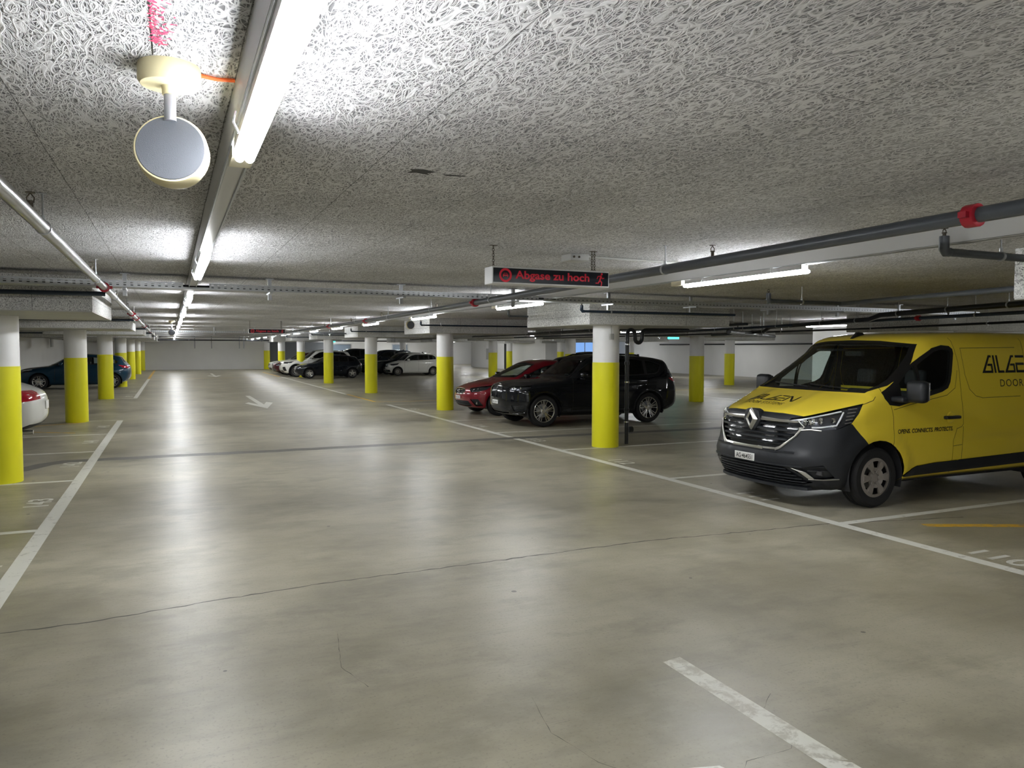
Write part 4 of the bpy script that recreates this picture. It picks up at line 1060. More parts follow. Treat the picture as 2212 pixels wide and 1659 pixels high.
# ---------------------------------------------------------------- yellow delivery van
van_spec = dict(name='delivery_van', label='yellow delivery van with dark grey bumper and black door lettering', cat='van',
    L=5.08, paint='van_yellow', belt=1.16, cowl=.86, seatx=1.62, zc=.95, xa=.75, xr=.5,
    prof=[(.5, .22), (.22, .20), (.13, .24), (.07, .34), (.012, .44), (0, .50), (0, .58), (.045, .64), (.07, .74), (.09, .86), (.115, .97), (.16, 1.035), (.30, 1.09), (.55, 1.17), (.76, 1.24), (.84, 1.262), (.93, 1.315), (1.25, 1.56), (1.56, 1.81), (1.70, 1.885), (1.9, 1.93), (2.4, 1.965), (3.6, 1.97), (4.7, 1.955), (4.98, 1.92), (5.05, 1.8), (5.08, 1.1), (5.08, .5), (5.04, .32), (4.9, .27), (3.5, .27), (1.3, .27)],
    plan=[(-.1, .70), (0, .74), (.2, .83), (.45, .91), (.8, .958), (1.3, .976), (2, .978), (4.4, .978), (4.9, .95), (5.1, .90)],
    sect=[(.2, -.05), (.32, -.03), (.5, -.012), (.8, 0), (1.0, -.004), (1.15, -.02), (1.5, -.065), (1.80, -.125), (1.95, -.17)],
    hull=dict(bowF=.46, bowR=.05, crown=.035, k=.14, bowmid=.14, bowh=1.0, pF=3.2, flares=((1.0, .34, .46, .018),), creases=((1.0, .66, 2.2, .655, .05, -.010), (2.4, .70, 4.8, .72, .05, -.012)), domes=((.5, .36, .5, .09, .012),)),
    ws=[(.82, 1.262), (.885, 1.34), (.885, 1.41), (.86, 1.52), (.775, 1.805), (.4, 1.845), (.0, 1.856), (-.4, 1.845), (-.775, 1.805), (-.86, 1.52), (-.885, 1.41), (-.885, 1.34), (-.82, 1.262), (-.4, 1.262), (0, 1.262), (.4, 1.262)],
    dlo=[(1.09, 1.27), (1.11, 1.20), (1.17, 1.13), (1.31, 1.115), (1.73, 1.20), (2.03, 1.26), (2.13, 1.30), (2.18, 1.37), (2.29, 1.70), (2.285, 1.75), (2.24, 1.785), (2.11, 1.795), (1.94, 1.76), (1.75, 1.66), (1.47, 1.49), (1.23, 1.34)],
    sw=[[(1.36, 1.19), (1.64, 1.235), (1.64, 1.565), (1.48, 1.455), (1.36, 1.365)], [(1.675, 1.245), (2.01, 1.305), (2.10, 1.345), (2.14, 1.40), (2.235, 1.70), (2.21, 1.735), (2.12, 1.75), (1.96, 1.715), (1.78, 1.625), (1.675, 1.56)]],
    seams=[[(1.13, 1.47), (1.10, 1.36), (1.095, 1.28)], [(1.19, 1.12), (1.215, 1.0), (1.215, .66)], [(2.29, 1.88), (2.345, 1.6), (2.345, 1.2), (2.36, .88), (2.33, .85), (2.25, .83), (2.20, .70), (2.20, .32)], [(2.36, .85), (2.36, .32)], [(2.20, .63), (2.36, .64)], [(3.57, 1.88), (3.57, .52)],
           [(2.42, 1.76), (2.44, 1.45), (2.50, 1.28), (2.60, 1.20), (2.72, 1.175), (3.42, 1.18)], [(2.42, 1.76), (3.42, 1.77)], [(.995, 1.225), (.95, 1.185), (.80, 1.14)], [(1.23, 1.08), (1.5, 1.13), (2.1, 1.22), (2.25, 1.30), (2.31, 1.5)]], seamw=.8,  # recess panel outline: shade of a pressed crease painted as dark lines
    stamps=[([(-.3, .05), (-.3, 1.032), (.19, 1.032), (.30, 1.00), (.45, .955), (.635, .94), (.74, .82), (.90, .66), (1.0, .56), (1.0, .05)], 'side', 'bumper', None),
            ([(1.395, .325), (1.46, .375), (1.53, .41), (1.62, .435), (1.885, .455), (3.5, .492), (3.5, .36)], 'side', 'clad', sidef), ([(3.5, .492), (4.0, .49), (4.0, .36), (3.5, .36)], 'side', 'clad', sidef),
            (sym([(0, .985), (.40, .965), (.60, .965), (.64, .93), (.64, .86), (.60, .80), (.46, .655), (.41, .632), (0, .622)]), 'front', 'grille_rim', frontf),
            (sym([(0, .955), (.40, .94), (.595, .945), (.615, .92), (.615, .865), (.58, .80), (.445, .675), (.40, .654), (0, .645)]), 'front', 'grille', frontf),
            (sym([(0, .462), (.50, .468), (.62, .40), (.74, .30), (.66, .275), (0, .268)]), 'front', 'low_grille', frontf),
            (D([(.10, .60, .455), (.14, .64, .46), (.30, .86, .50), (.40, .93, .36), (.20, .74, .325)]), 'diag', 'fog', None)],
    lamps=[('headlight', D([(.13, .56, .985), (.20, .70, 1.015), (.36, .84, 1.065), (.76, .965, 1.155), (.70, .96, 1.05), (.60, .955, .945), (.44, .92, .885), (.25, .80, .865), (.19, .74, .90), (.12, .58, .88), (.09, .54, .93)]), 'diag', None),
           ('tail_light', [(.80, .95), (.97, .95), (.95, 1.55), (.82, 1.55)], 'front', rearf(5.08)), ('tail_light', [(-.80, .95), (-.97, .95), (-.95, 1.55), (-.82, 1.55)], 'front', rearf(5.08))],
    parts={'bumper': ('front_bumper', 'black_plastic', 0), 'clad': ('side_cladding', 'black_plastic', .012), 'grille_rim': ('grille_surround', 'satin', .006), 'grille': ('grille_recess', 'black_gloss', -.03), 'low_grille': ('lower_grille', 'pipe_black', -.03), 'fog': ('fog_recess', 'pipe_black', -.03)},
    arch=[(1.005, .345, .405), (4.10, .345, .405)], wheel=(.335, .215, .218, 'cover', 'rim_grey'), mirror=(1.28, 1.23, .0), inset=.03, rear_seats=False, glass='glass_clear', inner='trim_in')
for k_ in range(1): pass
van_spec['eyes'] = ((.68, .945, .035), (.76, .96, .032), (.84, .975, .03))
VAN_LOC = (6.03, 6.83, 0)
van, vh, vb = car(van_spec, VAN_LOC)
def remove(name, parent):
    for o in [q for q in COL.objects if q.parent == parent and q.name.split('.')[0] == name]:
        for c in [q for q in COL.objects if q.parent == o]: bpy.data.objects.remove(c)
        bpy.data.objects.remove(o)
remove('wing_mirror', van)
for s_ in (-1, 1):
    y = vh.side(1.35, 1.2, s_)[0][1]
    ya, yb = sorted((y + s_ * .10, y + s_ * .33))
    m = MB(); m.box(1.27, 1.40, ya, yb, 1.165, 1.405); o = m.build('wing_mirror', 'black_plastic', van, bevel=.05)
    a = MB(); ya2, yb2 = sorted((y - s_ * .05, y + s_ * .14)); a.box(1.20, 1.38, ya2, yb2, 1.165, 1.225); a.build('mirror_arm', 'black_plastic', o, bevel=.02)
    g = MB(); g.box(1.395, 1.403, ya + .02, yb - .02, 1.19, 1.385); g.build('mirror_glass', 'chrome', o, bevel=.003)
    p = vh.side(2.1, .96, s_)[0]
    MB().lathe([(.068, 0), (.06, -.012), (.0, -.022)], (2.13, p[1] + .006 * s_, .965), 'y', 28).build('handle_recess', 'van_yellow', van)
    yy = sorted((p[1] - .01 * s_, p[1] + .045 * s_)); MB().box(2.02, 2.27, yy[0], yy[1], .948, .985).build('door_handle', 'black_plastic', van, bevel=.014)
# grille bars that follow the curved front
def bar(h, root, ys, z, dz, off, mat, name='grille_bar', th=.012, zf=None):
    P = []; 
    for y in ys:
        zz = z + (zf(y) if zf else 0); P.append(h.front(y, zz)[0] + np.array([off, 0, 0]))
    m = MB()
    A = [(p[0] - th, p[1], p[2] - dz) for p in P]; B = [(p[0] - th, p[1], p[2] + dz * .6) for p in P]; C = [(p[0] + th, p[1], p[2] + dz) for p in P]; E = [(p[0] + th, p[1], p[2] - dz) for p in P]
    m.strip(A, B); m.strip(B, C); m.strip(E, A); m.strip(C, E)
    return m.build(name, mat, root, ang=50)
lin = lambda a, b, n=24: list(np.linspace(a, b, n))
for z, w_, mt in ((.905, .60, 'black_plastic'), (.853, .605, 'satin'), (.80, .56, 'black_plastic'), (.75, .51, 'satin'), (.70, .46, 'black_plastic')):
    if mt == 'satin': bar(vh, van, lin(-w_, w_), z, .013, .012, 'grille_grey')
    else: bar(vh, van, lin(-w_, w_), z, .012, .018, 'pipe_black')
bar(vh, van, lin(.12, .60, 14), .952, .012, -.004, 'satin', 'chrome_strip'); bar(vh, van, lin(-.60, -.12, 14), .952, .012, -.004, 'satin', 'chrome_strip')
for z, w_ in ((.435, .54), (.40, .58), (.365, .62), (.33, .66), (.297, .68)): bar(vh, van, lin(-w_, w_), z, .007, .012, 'black_plastic')
for zz_, w_ in ((.615, .62), (.475, .70)): bar(vh, van, lin(-w_, w_, 30), zz_, .012, .000, 'black_plastic', 'bumper_ridge', .010)
bar(vh, van, lin(-.80, .80, 30), .225, .02, -.02, 'black_plastic', 'bumper_lip', .03)
# badge carrier and diamond emblem
c0 = vh.front(0, .94)[0]
bc = MB(); bc.prism([(-.135, .93), (-.07, .835), (.07, .835), (.135, .93), (.10, 1.045), (.055, 1.062), (-.055, 1.062), (-.10, 1.045)], c0[0] - .03, c0[0] + .06, 'x')
bc = bc.build('badge_carrier', 'black_plastic', van, bevel=.01)
em = MB(); o_ = [(0, .112), (.072, 0), (0, -.112), (-.072, 0)]; i_ = [(0, .062), (.036, 0), (0, -.062), (-.036, 0)]
V_ = [(c0[0] - .052, a, .943 + b) for a, b in o_] + [(c0[0] - .062, a * .8, .943 + b * .8) for a, b in o_] + [(c0[0] - .05, a, .943 + b) for a, b in i_] + [(c0[0] - .03, a * 1.35, .943 + b * 1.2) for a, b in o_]
em.add(V_, [(i, (i + 1) % 4, 4 + (i + 1) % 4, 4 + i) for i in range(4)] + [(4 + i, 4 + (i + 1) % 4, 8 + (i + 1) % 4, 8 + i) for i in range(4)] + [(12 + i, 12 + (i + 1) % 4, (i + 1) % 4, i) for i in range(4)])
em.build('emblem', 'satin', bc, smooth=False)
# chrome corner strips beside the grille, fog lamp trims, headlight internals
for s_ in (-1, 1):
    def fp(y, z, off=0.0): p = vh.front(y * s_, z)[0]; return (p[0] + off, p[1], p[2])
    MB().tube([fp(.60, .955, -.005), fp(.66, .90, -.005), fp(.60, .80, -.008), fp(.46, .655, -.008), fp(.41, .63, -.008)], .008, 8).build('grille_edge', 'satin', van)
    MB().tube([fp(.64, .865, -.004), fp(.72, .875, -.004), fp(.80, .865, -.004)], .008, 8).build('chrome_strip', 'satin', van)
    m = MB(); a = [fp(.59, .455, -.006), fp(.66, .42, -.008), fp(.72, .345, -.008)]; b = [fp(.60, .455, -.006), fp(.72, .415, -.004), fp(.77, .335, -.006)]; m.strip(a, b); m.build('fog_trim', 'satin', van, smooth=False)
    MB().tube([fp(.72, .335, -.008), fp(.82, .335, -.008), fp(.90, .345, -.008)], .006, 6).build('fog_trim', 'satin', van)
    p = vh.front(.80 * s_, .41)[0]; MB().box(p[0] - .002, p[0] + .03, p[1] - .045, p[1] + .045, .385, .435).build('fog_lamp', 'lamp_in', van, bevel=.008)
    for q in (.43, .475): MB().tube([fp(.73, q, .01), fp(.84, q, .01), fp(.89, q, .01)], .005, 6).build('recess_bar', 'black_plastic', van)
hl = [o for o in COL.objects if o.parent == van and o.name.startswith('headlight')]
def diag_pt(x, y, z, s_, off=0.0):
    """point of the corner surface seen along the diagonal through (x, y)"""
    O = np.array([[x + .5, (abs(y) - .5) * s_, z]]); d = np.array([[-.7071, .7071 * s_, 0]]); p = vh.cast(O, d)[0]; return tuple(p - d[0] * off)
for o, s_ in zip(hl, (-1, 1)):
    DP = lambda x, y, z, off=.006: diag_pt(x, y, z, s_, off)
    MB().tube([DP(.12, .56, .955), DP(.20, .70, .985), DP(.36, .84, 1.035), DP(.50, .91, 1.07)], .009, 8).build('light_strip', 'led', o)
    MB().tube([DP(.52, .92, 1.06), DP(.49, .90, .99), DP(.45, .89, .925), DP(.30, .82, .90), DP(.22, .77, .895)], .010, 8).build('light_strip', 'led', o)
    for i in range(5):
        z = .945 + .036 * i; MB().tube([DP(.53 + .012 * i, .93, z, .010), DP(.60 + .02 * i, .955, z + .012, .010)], .006, 6).build('lamp_fin', 'rim_grey', o)
    for i in range(3):
        p = DP(.20 + .07 * i, .69 + .045 * i, .948 + .012 * i, .014); MB().box(p[0] - .006, p[0] + .01, p[1] - .022, p[1] + .022, p[2] - .034, p[2] + .034).build('lamp_lens', 'chrome', o, bevel=.01)
plate(van, c0[0] - .115, .01, .516, .32, .085, 'AG·464551', -1)
m = MB().box(-.015, .0, -.24, .24, .615, .648).build('badge_bar', 'satin', van, bevel=.006); m.location.x = vh.front(0, .63)[0][0] - .0
# lettering on the van
def glyphs():
    G = [[(0, 0), (.20, 0), (.88, 1), (.70, 1)], [(.64, .88), (.95, .88), (.95, 1), (.70, 1)], [(.02, 0), (.98, 0), (.98, .13), (.12, .13)], [(.83, .13), (.98, .13), (.98, .52), (.83, .52)], [(.52, .40), (.98, .40), (.98, .52), (.58, .52)]]
    I = [[(.04, 0), (.20, 0), (.14, 1), (-.02, 1)]]; Lc = [[(.04, 0), (.20, 0), (.14, 1), (-.02, 1)], [(.04, 0), (.62, 0), (.60, .13), (.04, .13)]]
    Ec = [[(0, 0), (.85, 0), (.85, .14), (0, .14)], [(0, .43), (.78, .43), (.78, .57), (0, .57)], [(.05, .86), (.85, .86), (.85, 1), (.05, 1)], [(0, 0), (.15, 0), (.15, .57), (0, .57)]]
    Nc = [[(0, 0), (.15, 0), (.15, 1), (0, 1)], [(.0, 1), (.22, 1), (1.12, 0), (.90, 0)], [(.97, 0), (1.12, 0), (1.12, 1), (.97, 1)]]
    out = []; x = 0
    for g, w_ in ((G, 1.08), (I, .30), (Lc, .66), (G, 1.06), (Ec, .98), (Nc, 1.15)):
        out += [[(a + x, b) for a, b in p] for p in g]; x += w_
    return out, x
def logo(proj, name, sx, sy, mat='ink'):
    gl, w_ = glyphs(); m = MB()
    for p in gl:
        # subdivide quads so they follow the surface
        q = p; n = 4
        for i in range(n):
            t0, t1 = i / n, (i + 1) / n
            def L2(a, b, t): return (a[0] + (b[0] - a[0]) * t, a[1] + (b[1] - a[1]) * t)
            quad_ = [L2(q[0], q[1], t0), L2(q[0], q[1], t1), L2(q[3], q[2], t1), L2(q[3], q[2], t0)]
            m.add([proj(a * sx, b * sy) for a, b in quad_], [(0, 1, 2, 3)])
    return m.build(name, mat, van, smooth=False)
def onside(x0, z0):
    def pr(a, b): p = vh.side(x0 + a, z0 + b)[0]; g = vh.grad(p[None])[0]; return tuple(p + g * .003)
    return pr
logo(onside(2.75, 1.465), 'door_logo', .205, .21)
def side_text(name, txt, x0, z0, w_, h_, **kw):
    v, f = text_fit(txt, w_, h_, size=1, **kw); pr = onside(x0, z0)
    m = MB(); m.add([pr(a, b) for a, b in v], f); return m.build(name, 'ink', van, smooth=False)
side_text('door_lettering', 'DOOR SYSTEMS', 3.06, 1.30, 1.08, .085, bold=-.005, space=1.15)
side_text('slogan', 'OPENS. CONNECTS. PROTECTS.', 1.275, .812, .90, .048, bold=.022, shear=.18)
HX, HY, HW = .455, .49, .72
def onhood(a, b):
    p = vh.top(HX - b, HY - a)[0]
    O = np.array([[HX - b * -1 if False else HX - 0, HY - a, .7]])
    p = vh.cast(np.array([[HX + b, HY - a, .7]]), np.array([[0, 0, 1.]]))[0]; return (p[0], p[1], p[2] + .003)
logo(onhood, 'bonnet_logo', HW / 5.2, .16)
v, f = text_fit('DOOR SYSTEMS', .60, .075, size=1, space=1.15)
m = MB(); m.add([onhood(a + .07, b - .12) for a, b in v], f); m.build('bonnet_lettering', 'ink', van, smooth=False)
# wipers, roof aerial, cab details
for (ya, yb) in ((.55, -.05), (-.05, -.62)):
    P = []
    for t in (0, .5, 1): y = ya + (yb - ya) * t; p = vh.front(y, 1.30 + .03 * (1 - t))[0]; P.append((p[0] - .02, p[1], p[2]))
    MB().tube(P, .008, 6).build('wiper', 'seal', van)
p = vh.top(1.78, .05)[0]; MB().prism([(1.68, p[2] - .03), (1.78, p[2] + .055), (1.86, p[2] + .05), (1.90, p[2] - .01)], .02, .07).build('roof_aerial', 'black_gloss', van, bevel=.008)
MB().box(2.42, 2.46, -.86, .86, .3, 1.25).build('cab_partition', 'van_yellow', van, smooth=False)
MB().box(1.66, 1.74, -.12, .12, 1.66, 1.72).build('interior_mirror', 'trim_in', van, bevel=.015)
MB().box(1.70, 1.90, .28, .62, 1.72, 1.75).build('sun_visor', 'trim_in', van, bevel=.01)
MB().tube([(1.30, .10, 1.14), (1.28, -.02, 1.17), (1.33, -.16, 1.14), (1.30, -.26, 1.13)], .006, 6).build('charging_cable', 'col_white', van)

# ---------------------------------------------------------------- other vehicles
def prof(L, Ht, zt, cx, cz, hx, px, tx, tz, gx, gz, g=.20, nb=.0):
    """side silhouette: nose height zt, cowl (cx,cz), header hx, roof peak px, spoiler (tx,tz), tailgate corner (gx,gz)"""
    return [(.45, g), (.14, g + .02), (.04, g + .12), (nb, .46), (nb + .01, zt - .18), (.05, zt - .05), (.16, zt), (.45, zt + (cz - zt) * .5), (cx - .12, cz - .03), (cx, cz), (cx + .12, cz + .06), (hx - .1, Ht - .10), (hx + .1, Ht - .035), (px, Ht), (px + .4, Ht - .01), (tx - .45, (tz + Ht) / 2 + .015), (tx - .05, tz + .015), (tx, tz - .02), (gx, gz), (L - .02, gz - .12), (L, .62), (L - .02, .46), (L - .14, g + .10), (L - .6, g), (L / 2, g - .01)]
def gen(name, label, L, Wd, Ht, paint_, **k):
    w2 = Wd / 2; zt = k.get('zt', .78); cx = k.get('cx', 1.05); cz = k.get('cz', .98); hx = k.get('hx', 1.85); px = k.get('px', L * .55); tx = k.get('tx', L - .32); tz = k.get('tz', Ht - .14); gx = k.get('gx', L - .08); gz = k.get('gz', .92)
    belt = k.get('belt', cz + .0); ax0, ax1 = k['axles']; r = k.get('r', .31); top = Ht - .045
    sp = dict(name=name, label=label, L=L, paint=paint_, belt=belt, cowl=cx, seatx=k.get('seatx', cx + .72), prof=prof(L, Ht, zt, cx, cz, hx, px, tx, tz, gx, gz, k.get('g', .18)),
        plan=[(-.1, w2 * .76), (0, w2 * .80), (.3, w2 * .93), (.7, w2 * .985), (1.3, w2), (L - 1.1, w2), (L - .5, w2 * .965), (L, w2 * .86)],
        sect=[(.15, -.08), (.3, -.03), (.55, 0), (.8, 0), (belt, -.035), (Ht, -w2 * k.get('tumble', .30))],
        hull=dict(bowF=k.get('bowF', .42), bowR=.22, crown=.06, k=.12, bowmid=.35, flares=tuple((a, r, r + .09, .014) for a in (ax0, ax1)), creases=((ax0 + .2, belt - .14, ax1 + .3, belt - .08, .06, .012), (ax0 + .4, .42, ax1 - .4, .46, .06, .010))),
        ws=sym([(0, cz + .015), (w2 * .80, cz + .02), (w2 * .80, cz + .10), (w2 * .64, Ht - .10), (w2 * .4, Ht - .07), (0, Ht - .06)][::-1])[::-1] if False else [(w2 * .82, cz + .03), (w2 * .80, cz + .12), (w2 * .64, Ht - .115), (0, Ht - .075), (-w2 * .64, Ht - .115), (-w2 * .80, cz + .12), (-w2 * .82, cz + .03), (0, cz + .01)],
        arch=[(ax0, r, r + .055), (ax1, r, r + .055)], wheel=(r, k.get('tw', .20), k.get('rr', r - .10), k.get('rim', 'ten'), k.get('rimmat', 'rim_silver')),
        mirror=(cx + .42, belt + .02, .16), zc=.62, xa=.62, xr=.6)
    dx0 = cx + .28; b0 = belt + .02; t = Ht - .13
    x1 = k.get('dx1', tx - .12)
    sp['dlo'] = k.get('dlo', [(dx0, b0), (hx + .18, t - .05), (hx + .45, t), (px + .5, t), (x1 - .25, t - .05), (x1 - .02, b0 + .17), (x1 - .06, b0 + .07), (x1 - .3, b0 + .04)])
    P = sp['dlo']; mid = k.get('bx', (dx0 + x1) / 2 + .06); mid2 = k.get('cxp', x1 - .48)
    def clip(P, x0, x1_, d=.028):
        cxm = sum(p[0] for p in P) / len(P); czm = sum(p[1] for p in P) / len(P); Q = []
        # vertical clip of polygon between x0 and x1
        def cl(P, f, xv):
            out = []
            for i in range(len(P)):
                a, b = P[i - 1], P[i]; ia, ib = f(a[0]), f(b[0])
                if ia != ib: s = (xv - a[0]) / (b[0] - a[0]); out.append((xv, a[1] + (b[1] - a[1]) * s))
                if ib: out.append(b)
            return out
        Q = cl(P, lambda x: x > x0, x0); Q = cl(Q, lambda x: x < x1_, x1_)
        c = (sum(p[0] for p in Q) / len(Q), sum(p[1] for p in Q) / len(Q))
        return [(p[0] + (c[0] - p[0]) * .07 + (d * .2 if p[0] < c[0] else -d * .2), p[1] + (c[1] - p[1]) * .12) for p in Q]
    sp['sw'] = [clip(P, dx0 + .14, mid - .02), clip(P, mid + .02, mid2 - .015)] + ([clip(P, mid2 + .02, x1)] if x1 - mid2 > .2 else [])
    sp['rw'] = [(w2 * .70, gz + .06), (w2 * .60, tz - .05), (-w2 * .60, tz - .05), (-w2 * .70, gz + .06)]
    sp['seams'] = [[(dx0 - .03, b0 - .02), (dx0 - .06, .30)], [(mid, b0), (mid, .28)], [(mid2 + .02, b0), (mid2, belt - .25), (ax1 - .42, .55)]]
    sp['handles'] = [(mid - .26, belt - .12), (mid2 - .20, belt - .10)]
    zt_ = zt
    hz = k.get('hz', zt - .07)
    sp['lamps'] = [('headlight', k.get('hl', D([(.10, w2 * .62, hz + .035), (.30, w2 * .86, hz + .055), (.66, w2 * .98, hz + .10), (.55, w2 * .97, hz - .01), (.30, w2 * .88, hz - .055), (.14, w2 * .72, hz - .05)])), 'diag', None)]
    L_ = L; tzl = k.get('tzl', belt - .06)
    tl = k.get('tl', [(L_ - .42, tzl + .04), (L_ - .12, tzl + .09), (L_ + .1, tzl + .06), (L_ + .1, tzl - .08), (L_ - .18, tzl - .07), (L_ - .30, tzl - .03)])
    sp['lamps'].append(('tail_light', tl, 'side', lambda c, n: abs(c.y) > w2 * k.get('tlin', .52) and c.x > L_ - .7))
    gr = k.get('grille', sym([(0, zt - .07), (w2 * .34, zt - .08), (w2 * .42, zt - .15), (w2 * .30, zt - .24), (0, zt - .25)]))
    st = [(gr, 'front', 'grille', frontf)] if gr else []
    ig = k.get('intake', sym([(0, .40), (w2 * .60, .40), (w2 * .66, .30), (w2 * .55, .25), (0, .24)]))
    st.append((ig, 'front', 'intake', frontf))
    for q in k.get('xst', []): st.append(q)
    sp['stamps'] = st
    sp['parts'] = {'grille': ('grille', k.get('grillemat', 'black_gloss'), -.02), 'intake': ('lower_intake', 'pipe_black', -.02)}
    sp['parts'].update(k.get('xparts', {}))
    for q in ('lip', 'glass', 'sglass', 'fin', 'antenna', 'mirmat', 'lipmat', 'eyes', 'tailmat', 'handmat', 'seatmat', 'inner'):
        if q in k: sp[q] = k[q]
    return sp
# black SUV
sp = gen('suv', 'glossy black SUV with multi-spoke wheels parked behind the big yellow column', 4.71, 1.89, 1.676, 'bmw_black', axles=(.84, 3.70), r=.365, tw=.25, rr=.262, rim='multi', zt=.985, cx=1.33, cz=1.12, hx=2.12, px=2.7, tx=4.40, tz=1.525, gx=4.62, gz=1.12, belt=1.10, seatx=2.0,
    dlo=[(1.52, 1.11), (1.60, 1.17), (2.02, 1.44), (2.25, 1.535), (2.6, 1.575), (3.3, 1.57), (3.8, 1.51), (4.12, 1.41), (4.02, 1.24), (3.92, 1.19), (3.4, 1.16)], bx=2.72, cxp=3.62, g=.24, lip=.045, lipmat='bmw_black', fin=3.9, glass='glass_clear', sglass='glass_dark', mirmat='bmw_black', tumble=.27,
    hl=D([(.08, .50, .90), (.20, .72, .935), (.46, .93, .955), (.44, .93, .90), (.26, .80, .84), (.10, .56, .835)]),
    grille=None, xst=[([(.03, .93), (.27, .925), (.325, .86), (.28, .66), (.06, .65), (.02, .70)], 'front', 'kidney', frontf), ([(-.03, .93), (-.27, .925), (-.325, .86), (-.28, .66), (-.06, .65), (-.02, .70)], 'front', 'kidney', frontf), (D([(.12, .62, .50), (.34, .92, .52), (.34, .92, .36), (.16, .68, .36)]), 'front' if False else 'diag', 'vent', None)],
    xparts={'kidney': ('grille', 'pipe_black', -.02), 'vent': ('side_vent', 'pipe_black', -.02)}, intake=sym([(0, .46), (.46, .46), (.52, .38), (.46, .30), (0, .29)]), eyes=((.64, .885, .035), (.76, .89, .03)), seatmat='skin_beige')
_diag = [q for q in sp['stamps'] if q[1] == 'diag']; sp['stamps'] = [q for q in sp['stamps'] if q[1] != 'diag']; sp['lamps'] += [(q[2], q[0], 'diag', None) for q in _diag]
bmw, bh, bb_ = car(sp, (6.72, 15.85, 0), scale=.965)
for s_ in (-1, 1):
    ring = [(.03, .93), (.27, .925), (.325, .86), (.28, .66), (.06, .65), (.02, .70), (.03, .93)]
    MB().tube([tuple(bh.front(a * s_, b)[0] + np.array([-.004, 0, 0])) for a, b in ring], .010, 8, cap=False).build('grille_surround', 'black_gloss', bmw)
    for i in range(7):
        yy = .07 + .033 * i; MB().tube([tuple(bh.front(yy * s_, z)[0] + np.array([.004, 0, 0])) for z in (.67, .79, .91)], .005, 6).build('grille_bar', 'black_gloss', bmw)
    MB().tube([tuple(bh.front(y * s_, z)[0] + np.array([.02, 0, 0])) for y, z in ((.56, .86), (.66, .85), (.70, .88), (.64, .91), (.57, .89))], .006, 6).build('light_strip', 'led', bmw)
    MB().tube([tuple(bh.front(y * s_, z)[0] + np.array([-.008, 0, 0])) for y, z in ((.56, .30), (.72, .30), (.84, .34))], .010, 6).build('bumper_trim', 'black_gloss', bmw)
    for i in range(4):
        z = .37 + .035 * i; MB().tube([tuple(bh.front(y * s_, z)[0] + np.array([.0, 0, 0])) for y in (.70, .80, .86)], .007, 6).build('vent_bar', 'black_gloss', bmw)
    p = bh.side(1.6, .93, s_)[0]; MB().tube([tuple(bh.side(x, z, s_)[0] + np.array([0, .004 * s_, 0])) for x, z in ((1.30, .985), (1.6, .985), (2.2, .99), (2.9, 1.0))], .006, 6).build('door_crease', 'bmw_black', bmw)
    MB().tube([tuple(bh.top(x, y * s_)[0] + np.array([0, 0, .03])) for x, y in ((1.95, .60), (2.4, .63), (3.0, .63), (3.5, .60))], .018, 8).build('roof_rail', 'black_gloss', bmw)
plate(bmw, bh.front(0, .56)[0][0] - .012, 0, .555, .32, .085, 'AG 74-1P', -1)
p = bh.front(0, .965)[0]; MB().lathe([(0, -.01), (.035, -.008), (.04, .01)], (p[0] - .004, 0, .97), 'x', 20).build('round_badge', 'chrome', bmw)
# red hatchback
sp = gen('hatchback', 'red hatchback with sloping bonnet left of the black SUV', 4.06, 1.78, 1.44, 'seat_red', axles=(.82, 3.38), r=.31, rr=.215, rim='five', zt=.735, cx=1.08, cz=.955, hx=1.98, px=2.3, tx=3.72, tz=1.31, belt=.93, glass='glass_clear', sglass='glass_clear',
    grille=sym([(0, .70), (.26, .69), (.36, .635), (.24, .555), (0, .55)]), intake=sym([(0, .385), (.50, .385), (.56, .27), (.46, .24), (0, .235)]), hl=D([(.11, .50, .715), (.28, .72, .755), (.60, .87, .79), (.44, .85, .68), (.26, .74, .625), (.13, .58, .61)]), eyes=((.60, .675, .028), (.68, .69, .026)),
    xst=[], mirmat='black_gloss')
sp['lamps'].append(('vent', D([(.10, .58, .43), (.24, .78, .44), (.34, .84, .27), (.20, .70, .255)]), 'diag', None)); sp['parts']['vent'] = ('fog_recess', 'pipe_black', -.02)
seat_, sh_, _ = car(sp, (6.88, 18.75, 0))
for s_ in (-1, 1):
    MB().tube([tuple(sh_.front(y * s_, z)[0] + np.array([-.004, 0, 0])) for y, z in ((0, .705), (.26, .695), (.365, .635), (.245, .55), (0, .545))], .008, 6).build('grille_surround', 'satin', seat_)
    MB().lathe([(0, 0), (.04, .0), (.045, .02)], tuple(sh_.front(.70 * s_, .34)[0] + np.array([-.004, 0, 0])), 'x', 16).build('fog_lamp', 'chrome', seat_)
for z in (.60, .65): bar(sh_, seat_, lin(-.30, .30, 12), z, .006, .006, 'black_plastic')
for z in (.28, .32, .36): bar(sh_, seat_, lin(-.5, .5, 12), z, .005, .006, 'black_plastic')
p = sh_.front(0, .63)[0]; m = MB()
m.prism([(-.045, .675), (.045, .675), (.045, .655), (-.02, .645), (.045, .615), (.045, .585), (-.045, .585), (-.045, .605), (.02, .615), (-.045, .645)], p[0] - .012, p[0] - .002, 'x'); m.build('front_badge', 'chrome', seat_, smooth=False)
plate(seat_, sh_.front(0, .47)[0][0] - .012, 0, .465, .32, .085, 'VA 7651', -1)
